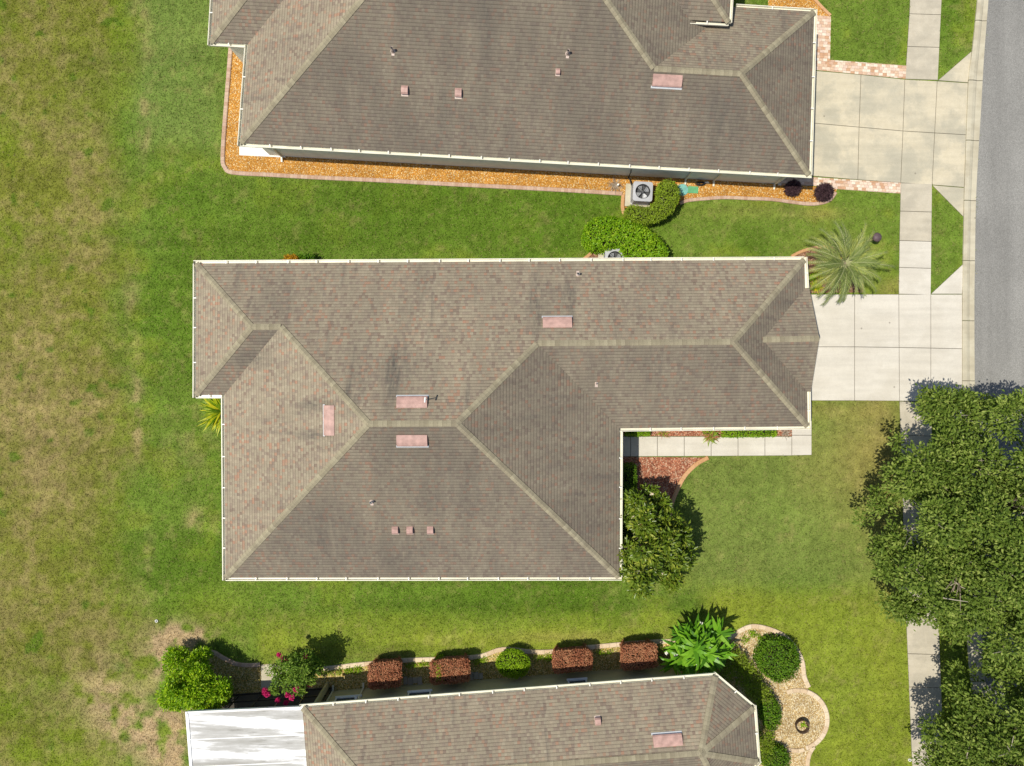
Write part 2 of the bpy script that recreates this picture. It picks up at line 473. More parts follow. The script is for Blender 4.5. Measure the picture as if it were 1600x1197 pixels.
def make_mats():
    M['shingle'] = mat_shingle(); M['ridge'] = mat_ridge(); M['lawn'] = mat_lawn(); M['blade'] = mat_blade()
    M['drive_new'] = mat_concrete('driveway_concrete', (0.585, 0.55, 0.48), (0.625, 0.59, 0.52), (0.52, 0.482, 0.41), 0.5)
    M['drive_old'] = mat_concrete('stained_concrete', (0.545, 0.485, 0.355), (0.59, 0.53, 0.40), (0.40, 0.375, 0.295), 0.8)
    M['patio_white'] = mat_concrete('white_patio', (0.76, 0.745, 0.69), (0.79, 0.775, 0.73), (0.7, 0.68, 0.62), 0.2)
    M['walk'] = mat_concrete('walk_concrete', (0.485, 0.435, 0.34), (0.535, 0.487, 0.39), (0.40, 0.365, 0.29), 0.6, 0.9)
    M['kerb'] = mat_concrete('kerb_concrete', (0.50, 0.455, 0.345), (0.545, 0.505, 0.39), (0.385, 0.34, 0.245), 0.55, 0.8)
    M['joint'] = simple('joint_filler', (0.11, 0.095, 0.075), 1.0, 0.05)
    M['asphalt'] = mat_asphalt()
    M['orange_gravel'] = mat_gravel('orange_gravel', [(0.53, 0.235, 0.035), (0.64, 0.32, 0.06), (0.44, 0.17, 0.025), (0.66, 0.37, 0.09), (0.56, 0.26, 0.045), (0.60, 0.29, 0.05), (0.76, 0.6, 0.33)], 27, (0.17, 0.062, 0.012))
    M['pale_gravel'] = mat_gravel('pale_gravel', [(0.6, 0.45, 0.22), (0.7, 0.57, 0.33), (0.5, 0.34, 0.13), (0.76, 0.66, 0.45), (0.42, 0.27, 0.12)], 24, (0.17, 0.11, 0.05))
    M['yellow_gravel'] = mat_gravel('yellow_gravel', [(0.58, 0.38, 0.1), (0.66, 0.5, 0.2), (0.35, 0.28, 0.07), (0.72, 0.58, 0.3), (0.25, 0.25, 0.05)], 23, (0.14, 0.09, 0.03))
    M['red_mulch'] = mat_gravel('red_mulch', [(0.36, 0.125, 0.065), (0.45, 0.18, 0.10), (0.26, 0.08, 0.045), (0.5, 0.25, 0.15), (0.40, 0.145, 0.08), (0.55, 0.36, 0.24)], 20, (0.09, 0.03, 0.018))
    M['brown_mulch'] = mat_gravel('brown_mulch', [(0.26, 0.13, 0.07), (0.34, 0.19, 0.11), (0.2, 0.09, 0.05), (0.4, 0.26, 0.17)], 20, (0.06, 0.03, 0.018))
    M['paver'] = mat_paver('tan_paver', [(0.62, 0.44, 0.31), (0.70, 0.56, 0.44), (0.52, 0.31, 0.19), (0.66, 0.50, 0.40), (0.74, 0.64, 0.52), (0.57, 0.38, 0.27)], (0.3, 0.22, 0.15), 0.2, 0.14)
    M['edge_pink'] = mat_paver('pink_edging', [(0.47, 0.32, 0.235), (0.53, 0.385, 0.285), (0.44, 0.29, 0.205), (0.5, 0.35, 0.27)], (0.26, 0.16, 0.11), 0.17, 5.0)
    M['edge_cream'] = mat_paver('cream_edging', [(0.63, 0.5, 0.34), (0.68, 0.56, 0.40), (0.58, 0.44, 0.29), (0.66, 0.53, 0.38)], (0.26, 0.19, 0.12), 0.36, 5.0)
    M['edge_orange'] = mat_paver('orange_edging', [(0.52, 0.29, 0.14), (0.56, 0.33, 0.17)], (0.42, 0.24, 0.12), 0.9, 5.0)
    M['gutter'] = simple('cream_gutter_metal', (0.71, 0.68, 0.55), 0.4, 0.4, 0, 0.13, 1.3)
    M['fascia'] = simple('white_fascia_paint', (0.78, 0.765, 0.70), 0.5, 0.3, 0, 0.04)
    M['white_paint'] = simple('white_trim_paint', (0.82, 0.815, 0.79), 0.5, 0.3, 0, 0.03)
    M['wall_grey'] = simple('grey_green_stucco', (0.76, 0.78, 0.70), 0.9, 0.1, 0, 0.08, 3.0)
    M['wall_cream'] = simple('cream_stucco', (0.66, 0.62, 0.49), 0.9, 0.1, 0, 0.06, 3.0)
    M['wall_olive'] = simple('olive_stucco', (0.50, 0.455, 0.27), 0.9, 0.1, 0, 0.08, 3.0)
    M['soffit'] = simple('soffit_paint', (0.7, 0.68, 0.6), 0.7, 0.2, 0, 0.03)
    M['vent'] = simple('pink_painted_vent', (0.45, 0.285, 0.245), 0.55, 0.3, 0, 0.22, 4)
    M['vent_flash'] = simple('aluminium_flashing', (0.62, 0.63, 0.64), 0.4, 0.5, 0.3, 0.08)
    M['pipe_white'] = simple('white_pipe', (0.8, 0.79, 0.76), 0.4, 0.4, 0, 0.03)
    M['lead'] = simple('lead_boot', (0.55, 0.44, 0.38), 0.5, 0.4, 0, 0.1)
    M['black'] = simple('black_rubber', (0.015, 0.015, 0.016), 0.6, 0.3, 0, 0.1)
    M['bronze'] = simple('dark_bronze_frame', (0.035, 0.032, 0.028), 0.4, 0.5, 0, 0.1)
    M['ac'] = simple('grey_enamel', (0.42, 0.425, 0.45), 0.4, 0.4, 0, 0.06, 4)
    M['ac_dark'] = simple('dark_grille', (0.07, 0.072, 0.078), 0.5, 0.4, 0, 0.1)
    M['fan'] = simple('fan_aluminium', (0.36, 0.37, 0.39), 0.5, 0.4, 0.2, 0.08)
    M['whiteroof'] = mat_whiteroof()
    M['screen'] = mat_screen(); M['glass'] = mat_glass()
    M['bark'] = simple('grey_bark', (0.22, 0.18, 0.135), 0.95, 0.1, 0, 0.35, 9)
    M['pale_twig'] = simple('pale_twig', (0.42, 0.37, 0.29), 0.95, 0.1, 0, 0.2, 9)
    M['twig'] = simple('dark_twigs', (0.035, 0.03, 0.018), 1.0, 0.05, 0, 0.3, 9)
    M['plastic_green'] = simple('green_lid_plastic', (0.12, 0.36, 0.17), 0.55, 0.3, 0, 0.15, 5)
    M['plastic_teal'] = simple('teal_lid_plastic', (0.17, 0.40, 0.36), 0.55, 0.3, 0, 0.15, 5)
    M['post'] = simple('tan_post', (0.5, 0.38, 0.22), 0.6, 0.3, 0, 0.1)
    M['cap_brown'] = simple('plum_brown_cap', (0.105, 0.07, 0.078), 0.55, 0.35, 0, 0.2, 14)
    M['iron'] = simple('rusty_iron', (0.10, 0.065, 0.045), 0.8, 0.3, 0.2, 0.3, 12)
    M['stone'] = simple('grey_stone', (0.36, 0.33, 0.29), 0.9, 0.1, 0, 0.15, 8)
    M['tile'] = simple('patio_tile', (0.30, 0.26, 0.21), 0.6, 0.3, 0, 0.1, 4)
    M['leaf_oak'] = mat_leaf('oak_leaves', (0.045, 0.085, 0.013), (0.155, 0.228, 0.034), (0.40, 0.46, 0.12), 0.5, 0.25)
    M['leaf_magnolia'] = mat_leaf('magnolia_leaves', (0.040, 0.078, 0.008), (0.135, 0.208, 0.017), (0.40, 0.42, 0.06), 0.3, 0.5, 0.2, .6)
    M['leaf_citrus'] = mat_leaf('bright_leaves', (0.085, 0.20, 0.008), (0.235, 0.41, 0.012), (0.54, 0.64, 0.03), 0.4, 0.35)
    M['leaf_hedge'] = mat_leaf('hedge_leaves', (0.075, 0.19, 0.006), (0.195, 0.375, 0.010), (0.42, 0.55, 0.035), 0.38, 0.4)
    M['leaf_mixed'] = mat_leaf('mixed_hedge_leaves', (0.15, 0.135, 0.055), (0.205, 0.305, 0.018), (0.38, 0.49, 0.04), 0.4, 0.35)
    M['leaf_red'] = mat_leaf('copper_red_leaves', (0.20, 0.06, 0.034), (0.41, 0.165, 0.085), (0.55, 0.31, 0.165), 0.45, 0.3, 0.2)
    M['leaf_round'] = mat_leaf('round_shrub_leaves', (0.035, 0.105, 0.006), (0.105, 0.225, 0.012), (0.23, 0.36, 0.03), 0.4, 0.35)
    M['leaf_lime'] = mat_leaf('lime_shrub_leaves', (0.09, 0.20, 0.008), (0.225, 0.385, 0.010), (0.42, 0.55, 0.03), 0.42, 0.3)
    M['leaf_crape'] = mat_leaf('myrtle_leaves', (0.055, 0.12, 0.014), (0.16, 0.27, 0.030), (0.36, 0.44, 0.08), 0.4, 0.35)
    M['leaf_plum'] = mat_leaf('plumeria_leaves', (0.055, 0.16, 0.010), (0.125, 0.31, 0.016), (0.23, 0.44, 0.03), 0.35, 0.4)
    M['leaf_palm'] = mat_leaf('palm_leaflets', (0.10, 0.145, 0.045), (0.26, 0.315, 0.09), (0.55, 0.55, 0.11), 0.45, 0.3, 0.2)
    M['leaf_yucca'] = mat_leaf('strap_leaves', (0.10, 0.22, 0.010), (0.33, 0.42, 0.014), (0.68, 0.60, 0.03), 0.4, 0.35)
    M['leaf_purple'] = mat_leaf('purple_leaves', (0.03, 0.018, 0.022), (0.075, 0.042, 0.05), (0.15, 0.09, 0.10), 0.45, 0.3)
    M['leaf_dry'] = mat_leaf('dry_stems', (0.2, 0.14, 0.1), (0.34, 0.27, 0.2), (0.46, 0.4, 0.32), 0.8, 0.1, 0.1)
    M['petal_pink'] = mat_leaf('pink_petals', (0.42, 0.02, 0.10), (0.62, 0.03, 0.17), (0.78, 0.10, 0.28), 0.6, 0.2)
    M['petal_white'] = mat_leaf('white_petals', (0.62, 0.55, 0.46), (0.74, 0.68, 0.58), (0.8, 0.78, 0.72), 0.6, 0.2, 0.15)
    M['petal_cream'] = mat_leaf('cream_petals', (0.45, 0.36, 0.25), (0.6, 0.5, 0.36), (0.7, 0.62, 0.5), 0.6, 0.2, 0.15)
    M['petal_orange'] = mat_leaf('orange_leaves', (0.32, 0.15, 0.012), (0.50, 0.27, 0.02), (0.62, 0.40, 0.03), 0.5, 0.3)
    M['rachis'] = simple('palm_stalk', (0.30, 0.31, 0.15), 0.6, 0.3, 0, 0.15)


# ------------------------------------------------------------------ foliage
def unit(n):
    d = RNG.normal(size=(n, 3)); return d / np.linalg.norm(d, axis=1, keepdims=True)


def nrm(a):
    return a / np.maximum(np.linalg.norm(a, axis=1, keepdims=True), 1e-9)


def leaf_object(name, mats, parent, pos, axis, normal, length, width, var, fold=0.18, extra=None):
    """one mesh of many small folded leaves (4 vertices, 2 triangles each)"""
    n = len(pos)
    axis = nrm(axis); side = nrm(np.cross(normal, axis)); up = np.cross(axis, side)
    L = np.broadcast_to(np.asarray(length, float), (n,))[:, None]; W = np.broadcast_to(np.asarray(width, float), (n,))[:, None]
    V = np.empty((n, 4, 3))
    V[:, 0] = pos
    V[:, 1] = pos + axis * L * 0.5 + side * W * 0.5 + up * W * fold
    V[:, 2] = pos + axis * L - up * L * 0.12
    V[:, 3] = pos + axis * L * 0.5 - side * W * 0.5 + up * W * fold
    idx = np.arange(n)[:, None] * 4
    tri = np.concatenate([idx + np.array([[0, 1, 2]]), idx + np.array([[0, 2, 3]])], 1).reshape(-1)
    v = V.reshape(-1, 3); var_v = np.repeat(var, 4)
    nt = len(tri) // 3
    mi = np.zeros(nt, np.int32)
    if extra is not None:        # solid geometry (twigs) in a second material
        ev, ef = extra
        tri = np.concatenate([tri, np.asarray(ef).reshape(-1) + len(v)])
        v = np.concatenate([v, np.asarray(ev, float)]); var_v = np.concatenate([var_v, np.zeros(len(ev))])
        mi = np.concatenate([mi, np.ones(len(ef), np.int32)])
        nt = len(tri) // 3
    me = bpy.data.meshes.new(name)
    me.vertices.add(len(v)); me.vertices.foreach_set('co', v.astype(np.float32).ravel())
    me.loops.add(len(tri)); me.loops.foreach_set('vertex_index', tri.astype(np.int32))
    me.polygons.add(nt)
    me.polygons.foreach_set('loop_start', np.arange(0, nt * 3, 3, dtype=np.int32))
    for m in (mats if isinstance(mats, (list, tuple)) else [mats]): me.materials.append(m)
    me.polygons.foreach_set('material_index', mi)
    me.update(calc_edges=True)
    a = me.attributes.new('var', 'FLOAT', 'POINT'); a.data.foreach_set('value', np.clip(var_v, 0, 1).astype(np.float32))
    o = bpy.data.objects.new(name, me); COL.objects.link(o)
    if parent: o.parent = parent
    return o


_PH = RNG.random((6, 4)) * 6.28
_FR = RNG.normal(size=(6, 3))


def n3(p, f):
    return sum(np.sin(p @ (_FR[i] * f) + _PH[i, 0]) for i in range(6)) / 6 ** 0.5


def ball_core(lobes, k=0.72):
    ev = []; ef = []
    for c, r in lobes:
        base = len(ev); nu, nv = 8, 5
        for j in range(nv + 1):
            th = math.pi * j / nv
            for i in range(nu):
                ph = 2 * math.pi * i / nu
                ev.append((c[0] + r[0] * k * math.sin(th) * math.cos(ph), c[1] + r[1] * k * math.sin(th) * math.sin(ph), c[2] + r[2] * k * math.cos(th)))
        for j in range(nv):
            for i in range(nu):
                a = base + j * nu + i; b = base + j * nu + (i + 1) % nu
                ef.append((a, a + nu, b + nu)); ef.append((a, b + nu, b))
    return ev, ef


def crown(name, mat, parent, lobes, clusters, per, spread, length, width, shell=0.6, gap=0.9, gapf=1.6, up=0.6, floor=-0.5, core=None, varbase=0.0):
    lobes = [(np.array(c, float), np.array(r if hasattr(r, '__len__') else (r, r, r), float)) for c, r in lobes]
    w = np.array([np.prod(r) ** (2 / 3) for c, r in lobes]); w = w / w.sum()
    ch = RNG.choice(len(lobes), size=clusters * 3, p=w)
    C = np.array([l[0] for l in lobes])[ch]; R = np.array([l[1] for l in lobes])[ch]
    d = unit(len(ch))
    keep = d[:, 2] > floor - RNG.random(len(ch)) * 0.3
    f = shell + (1 - shell) * RNG.random(len(ch)) ** 0.6
    p = C + d * R * f[:, None]
    for i, (c, r) in enumerate(lobes):
        q = np.linalg.norm((p - c) / r, axis=1)
        keep &= ~((q < 0.72) & (ch != i))
    keep &= n3(p, gapf) < gap
    p = p[keep][:clusters]; d = d[keep][:clusters]
    n = len(p)
    cv = RNG.random(n)
    P = np.repeat(p, per, 0); D = np.repeat(d, per, 0); CV = np.repeat(cv, per)
    off = RNG.normal(size=P.shape) * spread
    P = P + off
    ax = nrm(D * 0.5 + nrm(off) * 0.7 + unit(len(P)) * 0.7)
    nr = nrm(D * 0.6 + np.array([0, 0, up]) + unit(len(P)) * 0.55)
    var = 0.08 + 0.38 * RNG.random(len(P)) + 0.48 * CV ** 1.4 + varbase
    L = length * (0.7 + 0.6 * RNG.random(len(P)))
    ex = ball_core([(c, r) for c, r in lobes], core) if core else None
    return leaf_object(name, [mat, M['twig']] if core else mat, parent, P, ax, nr, L, L * width / length, var, extra=ex)


def box_hedge(name, mat, parent, poly, h, leaf=0.06, dens=420, jag=0.05, z0=0.05, seed=0, dome=0.12, taper=0.0):
    """clipped hedge whose plan is the polygon poly"""
    if area2(poly) < 0: poly = poly[::-1]
    P = []; D = []
    xs = [p[0] for p in poly]; ys = [p[1] for p in poly]
    A = (max(xs) - min(xs)) * (max(ys) - min(ys))
    n = int(A * dens)
    X = RNG.uniform(min(xs), max(xs), n); Y = RNG.uniform(min(ys), max(ys), n)
    k = in_poly(X, Y, poly)
    X, Y = X[k], Y[k]
    # distance to the outline rounds the shoulders off
    dist = np.full(X.shape, 9.0); NX = np.zeros_like(X); NY = np.zeros_like(X)
    for i in range(len(poly)):
        a = np.array(poly[i][:2]); b = np.array(poly[(i + 1) % len(poly)][:2]); ab = b - a
        t = np.clip(((X - a[0]) * ab[0] + (Y - a[1]) * ab[1]) / (ab @ ab), 0, 1)
        dx = X - a[0] - ab[0] * t; dy = Y - a[1] - ab[1] * t
        dd = np.hypot(dx, dy); m = dd < dist
        NX = np.where(m, -dx, NX); NY = np.where(m, -dy, NY); dist = np.minimum(dd, dist)
    s = sstep(0, dome * 1.6, dist)
    Z = h * (1 - dome * (1 - s)) + (fbm(X, Y, 0.5, seed, 3) - 0.5) * jag * 3
    P.append(np.stack([X, Y, Z + RNG.normal(size=X.shape) * jag * 0.6], 1))
    D.append(nrm(np.stack([NX * (1 - s) * 3, NY * (1 - s) * 3, np.ones_like(X)], 1)))
    for i in range(len(poly)):
        a = Vector(poly[i][:2]); b = Vector(poly[(i + 1) % len(poly)][:2]); l = (b - a).length
        m = int(l * h * dens * 0.7)
        if m < 1: continue
        t = RNG.random(m); z = z0 + (h - z0) * RNG.random(m)
        nx, ny = (b.y - a.y) / l, -(b.x - a.x) / l
        j = RNG.normal(size=m) * jag * 0.7 - 0.08 * (z / h) ** 3 - taper * (1 - z / h)
        P.append(np.stack([a.x + (b.x - a.x) * t + nx * j, a.y + (b.y - a.y) * t + ny * j, z * 0.97], 1))
        D.append(np.tile([[nx, ny, 0.3]], (m, 1)))
    P = np.concatenate(P); D = nrm(np.concatenate(D))
    ax = nrm(D * 0.45 + unit(len(P)) * 0.9); nr = nrm(D + np.array([0, 0, 0.25]) + unit(len(P)) * 0.5)
    cl = vnoise(P[:, 0] * 1.0, P[:, 1] + P[:, 2], 0.22, seed + 5)
    var = 0.08 + 0.5 * RNG.random(len(P)) + 0.38 * cl
    L = leaf * (0.7 + 0.6 * RNG.random(len(P)))
    ins = offset_poly([tuple(p[:2]) for p in poly], 0.1)
    low = offset_poly([tuple(p[:2]) for p in poly], 0.1 + taper)
    ev = [(p[0], p[1], 0.02) for p in low] + [(p[0], p[1], h * (1 - dome) - 0.06) for p in ins]
    m = len(ins); ef = []
    for i in range(m):
        j = (i + 1) % m
        ef += [(i, j, m + j), (i, m + j, m + i)]
    import mathutils
    tess = mathutils.geometry.tessellate_polygon([[Vector((p[0], p[1], 0)) for p in ins]])
    ef += [(m + t[0], m + t[1], m + t[2]) for t in tess]
    return leaf_object(name, [mat, M['twig']], parent, P, ax, nr, L, L * 0.62, var, extra=(ev, ef))


def ngon(cx, cy, rx, ry, n=20, rot=0.0, jit=0.05):
    out = []
    for k in range(n):
        a = 2 * math.pi * k / n; q = 1 + random.uniform(-jit, jit)
        x, y = rx * q * math.cos(a), ry * q * math.sin(a)
        out.append((cx + x * math.cos(rot) - y * math.sin(rot), cy + x * math.sin(rot) + y * math.cos(rot)))
    return out


def strap_tuft(name, mat, parent, c, n, length, width, rise=(0.2, 1.2), var=(0.2, 0.9), spread=0.05, az=(0, 6.283), segs=4, droop=0.5):
    """arching strap leaves from one base; each leaf a folded strip"""
    V = []; Fc = []; A = []
    for i in range(n):
        a = random.uniform(*az); e = random.uniform(*rise); L = length * random.uniform(0.65, 1.1)
        w = width * random.uniform(0.8, 1.2); q = random.uniform(*var)
        d = Vector((math.cos(a), math.sin(a), 0)); s = Vector((-math.sin(a), math.cos(a), 0))
        p = Vector(c) + Vector((random.gauss(0, spread), random.gauss(0, spread), 0))
        ang = e; pts_ = [p.copy()]
        for k in range(segs):
            p = p + (d * math.cos(ang) + Vector((0, 0, 1)) * math.sin(ang)) * (L / segs)
            ang -= droop * random.uniform(0.6, 1.2) * 1.6 / segs
            p.z = max(p.z, 0.06); pts_.append(p.copy())
        for k in range(segs):
            w0 = w * (1 - (k / segs) ** 2 * 0.85); w1 = w * (1 - ((k + 1) / segs) ** 2 * 0.97)
            b = len(V)
            V += [pts_[k] - s * w0 / 2, pts_[k] + s * w0 / 2, pts_[k + 1] + s * w1 / 2, pts_[k + 1] - s * w1 / 2]
            Fc.append((b, b + 1, b + 2, b + 3)); A += [q] * 4
    me = bpy.data.meshes.new(name); me.from_pydata([tuple(v) for v in V], [], Fc); me.materials.append(mat)
    at_ = me.attributes.new('var', 'FLOAT', 'POINT'); at_.data.foreach_set('value', A)
    me.update()
    o = bpy.data.objects.new(name, me); COL.objects.link(o); o.parent = parent
    return o


def limbs(parent, base, tops, r0, mat, trunk_top=None):
    b = Vector(base)
    tt = Vector(trunk_top) if trunk_top is not None else b + Vector((0, 0, 1.6))
    mb = MB()
    path = [b + Vector((0, 0, -0.1)), b + Vector((0, 0, 0.15)), b.lerp(tt, 0.5) + Vector((0.04, 0.03, 0)), tt]
    mb.tube(path, [r0 * 1.5, r0 * 1.1, r0 * 0.92, r0 * 0.8], 10)
    mb.build('trunk', mat, parent, smooth=True)
    for t in tops:
        t = Vector(t); m = MB()
        mid = tt.lerp(t, 0.5) + Vector((random.uniform(-.2, .2), random.uniform(-.2, .2), 0.15))
        m.tube([tt - Vector((0, 0, 0.1)), mid, t], [r0 * 0.55, r0 * 0.33, r0 * 0.1], 7)
        for k in range(3):
            s = tt.lerp(t, random.uniform(0.45, 0.85)); e = t + Vector((random.uniform(-1, 1), random.uniform(-1, 1), random.uniform(-.2, .6))) * (r0 * 4)
            m.tube([s, s.lerp(e, 0.5) + Vector((0, 0, 0.08)), e], [r0 * 0.22, r0 * 0.13, r0 * 0.05], 5)
        m.build('limb', mat, parent, smooth=True)


# ------------------------------------------------------------------ roofs and houses
class Plane:
    def __init__(self, a, b, inside, ze=None, inset=0.11, pitch=T):
        ze = ZE if ze is None else ze
        self.a = Vector(a[:2]); d = (Vector(b[:2]) - self.a).normalized()
        n = Vector((-d.y, d.x))
        if (Vector(inside[:2]) - self.a).dot(n) < 0: n = -n
        self.a = self.a + n * inset; self.d = d; self.n = n; self.ze = ze; self.p = pitch
        self.u = Vector((n.y, -n.x))      # along the eave so that u x up-slope points up

    def z(self, p): return self.ze + self.p * (Vector(p[:2]) - self.a).dot(self.n)

    def row(self):  # z - p*n.x x - p*n.y y = ze - p*n.a
        return (-self.p * self.n.x, -self.p * self.n.y, 1.0), self.ze - self.p * self.n.dot(self.a)

    def normal(self): return Vector((-self.p * self.n.x, -self.p * self.n.y, 1)).normalized()

    def uv(self, p):
        q = Vector(p[:2]) - self.a
        return (q.dot(self.u), q.dot(self.n) * math.sqrt(1 + self.p ** 2))


def meet(*ps):
    A = []; B = []
    for p in ps:
        if p == 'Z': A.append((0, 0, 1)); B.append(ZE)
        else:
            r, c = p.row(); A.append(r); B.append(c)
    s = np.linalg.solve(np.array(A, float), np.array(B, float))
    return Vector(s)


def ridge_cap(parent, a, b, p1, p2, w=0.14):
    a = Vector(a); b = Vector(b); d = (b - a).normalized()
    mb = MB(); L = (b - a).length
    lift = Vector((0, 0, 0.028))
    top = [a + lift * 1.4, b + lift * 1.4]
    for p in (p1, p2):
        n = p.normal()
        s = n.cross(d).normalized()
        # side that lies down the slope of this plane
        tst = (a + b) / 2 + s * 0.3
        o = p2 if p is p1 else p1
        if p.z(tst) > o.z(tst): s = -s
        e = [a + s * w + lift, b + s * w + lift]
        g = [e[0] - lift * 0.99, e[1] - lift * 0.99]
        q = [top[0], top[1], e[1], e[0]]
        uv = [(0, 0), (L, 0), (L, w), (0, w)]
        if (q[1] - q[0]).cross(q[2] - q[0]).z < 0: q = q[::-1]; uv = uv[::-1]
        mb.face(q, 0, uv)
        mb.face([e[0], e[1], g[1], g[0]], 0, uv)
    mb.face([top[0], a + (0 * d), a + (0 * d) + lift * 0.5], 0, [(0, 0)] * 3)
    return mb.build('ridge_cap', M['ridge'], parent)


EV = []


def gutter_run(house, a, b, plane, skip_hang=False, name='gutter'):
    """open gutter along the eave from a to b"""
    a = Vector(a[:2]); b = Vector(b[:2]); n = plane.n; z = plane.ze
    d = (b - a).normalized(); w = 0.115; t = 0.012; mb = MB()
    ai = a; bi = b
    for i, q in enumerate(EV):          # turn the corner: run past an outer corner, stop short in an inner one
        if (Vector(q[:2]) - a).length < 1e-4:
            e1 = a - Vector(EV[i - 1][:2]); e2 = Vector(EV[(i + 1) % len(EV)][:2]) - a
            turn = e1.x * e2.y - e1.y * e2.x
            ai = a - d * (w + t) * (1 if turn > 0 else -1)
    def strip(o0, o1, z0, z1):
        A = ai - n * o0; B = bi - n * o0; C = bi - n * o1; D = ai - n * o1
        P = [(A.x, A.y, z0), (B.x, B.y, z0), (C.x, C.y, z1), (D.x, D.y, z1)]
        mb.face(P)
    z0, z1 = z - 0.13, z - 0.012
    strip(-0.005, w, z0, z0)                     # floor
    strip(w, w, z0, z1)                          # outer wall
    strip(w, w + t + 0.02, z1, z1)               # rolled lip
    strip(w + t + 0.02, w + t + 0.005, z1, z1 - 0.03)
    strip(w + t, w + t, z0 - 0.01, z1 - 0.02)
    for q, sg in ((ai, -1), (bi, 1)):
        A = q - n * 0.0; B = q - n * (w + t)
        mb.face([(A.x, A.y, z0), (B.x, B.y, z0), (B.x, B.y, z1), (A.x, A.y, z1)])
    L = (b - a).length; k = max(2, int(L / 1.35))
    if not skip_hang:
        for i in range(1, k):
            p = a + d * (L * i / k + random.uniform(-.08, .08)) - n * (w * 0.45)
            mb.box((p.x, p.y, z - 0.004), (0.05, w * 1.25, 0.02), math.atan2(d.y, d.x), m=1)
    return mb.build(name, [M['gutter'], M['fascia']], house)


def window(house, a, b, z0, z1, nout):
    """framed window on a wall between plan points a and b"""
    a = Vector(a); b = Vector(b); n = Vector(nout)
    fr = MB(); pn = MB()
    def P(q, z, o): return (q.x + n.x * o, q.y + n.y * o, z)
    w = 0.06; d = (b - a).normalized()
    for q0, q1, za, zb in ((a, b, z0, z0 + w), (a, b, z1 - w, z1)):
        fr.bar(P(q0, (za + zb) / 2, 0.02), P(q1, (za + zb) / 2, 0.02), 0.07, w)
    for q in (a + d * w / 2, b - d * w / 2):
        fr.bar(P(q, z0 + w, 0.021), P(q, z1 - w, 0.021), w, 0.068)
    o = fr.build('window', M['white_paint'], house)
    pn.face([P(a, z0, 0.012), P(b, z0, 0.012), P(b, z1, 0.012), P(a, z1, 0.012)])
    pn.build('pane', M['glass'], o)
    sl = MB(); sl.bar(P(a - d * .05, z0 - 0.03, 0.04), P(b + d * .05, z0 - 0.03, 0.04), 0.12, 0.05)
    sl.build('sill', M['white_paint'], o)


def downspout(house, p, n, z1=None, mat='gutter'):
    z1 = z1 or ZE - .15
    p = Vector(p); n = Vector(n); mb = MB()
    mb.bar((p.x + n.x * .05, p.y + n.y * .05, 0.12), (p.x + n.x * .05, p.y + n.y * .05, z1 - 0.3), 0.08, 0.06)
    mb.bar((p.x + n.x * .05, p.y + n.y * .05, z1 - 0.3), (p.x + n.x * .38, p.y + n.y * .38, z1), 0.08, 0.06)
    mb.bar((p.x + n.x * .05, p.y + n.y * .05, 0.12), (p.x + n.x * .3, p.y + n.y * .3, 0.06), 0.08, 0.06)
    return mb.build('downspout', M[mat], house)


def off_ridge_vent(roof, px, py, plane, length=1.28, width=0.50, hgt=0.13, name='roof_vent', k=None):
    """low metal slot vent: its hood rises from the up-slope edge to an open louvre at the down-slope edge"""
    z = 4.0
    for _ in range(6):
        p = at(px, py, z); z = plane.z(p) + 0.08
    n = plane.normal(); u = Vector((plane.u.x, plane.u.y, 0))
    s = Vector((plane.n.x, plane.n.y, plane.p)).normalized()     # up-slope
    p.z = plane.z(p)
    mb = MB()
    h0, h1 = 0.035, hgt
    def Q(a, b, c): return p + u * a + s * b + n * c
    hl, hw = length / 2, width / 2
    # hood with a gentle crown
    prof = [(hw, h0), (hw * 0.45, h0 + (h1 - h0) * 0.75), (-hw * 0.3, h1), (-hw * 0.75, h1 * 0.98), (-hw, h1 * 0.72)]
    for (b0, c0), (b1, c1) in zip(prof[:-1], prof[1:]):
        mb.face([Q(-hl, b1, c1), Q(hl, b1, c1), Q(hl, b0, c0), Q(-hl, b0, c0)])
    for sg in (-hl, hl):
        mb.face([Q(sg, b, c) for b, c in prof] + [Q(sg, -hw, 0.0), Q(sg, hw, 0.0)])
    mb.face([Q(-hl, hw, 0), Q(hl, hw, 0), Q(hl, hw, h0), Q(-hl, hw, h0)])
    o = mb.build(name, M['vent'], roof)
    fl = MB()
    fl.face([Q(-hl - .04, -hw - .085, .022), Q(hl + .04, -hw - .085, .022), Q(hl + .04, -hw + .02, .03), Q(-hl - .04, -hw + .02, .03)])
    fl.face([Q(-hl - .04, -hw - .085, .022), Q(hl + .04, -hw - .085, .022), Q(hl + .04, -hw - .085, .003), Q(-hl - .04, -hw - .085, .003)])
    fl.build('flashing', M['vent_flash'], o)
    lv = MB()
    lv.face([Q(-hl + .02, -hw + .004, .03), Q(hl - .02, -hw + .004, .03), Q(hl - .02, -hw + .004, h1 * .7), Q(-hl + .02, -hw + .004, h1 * .7)])
    lv.build('louvre', M['ac_dark'], o)
    return o


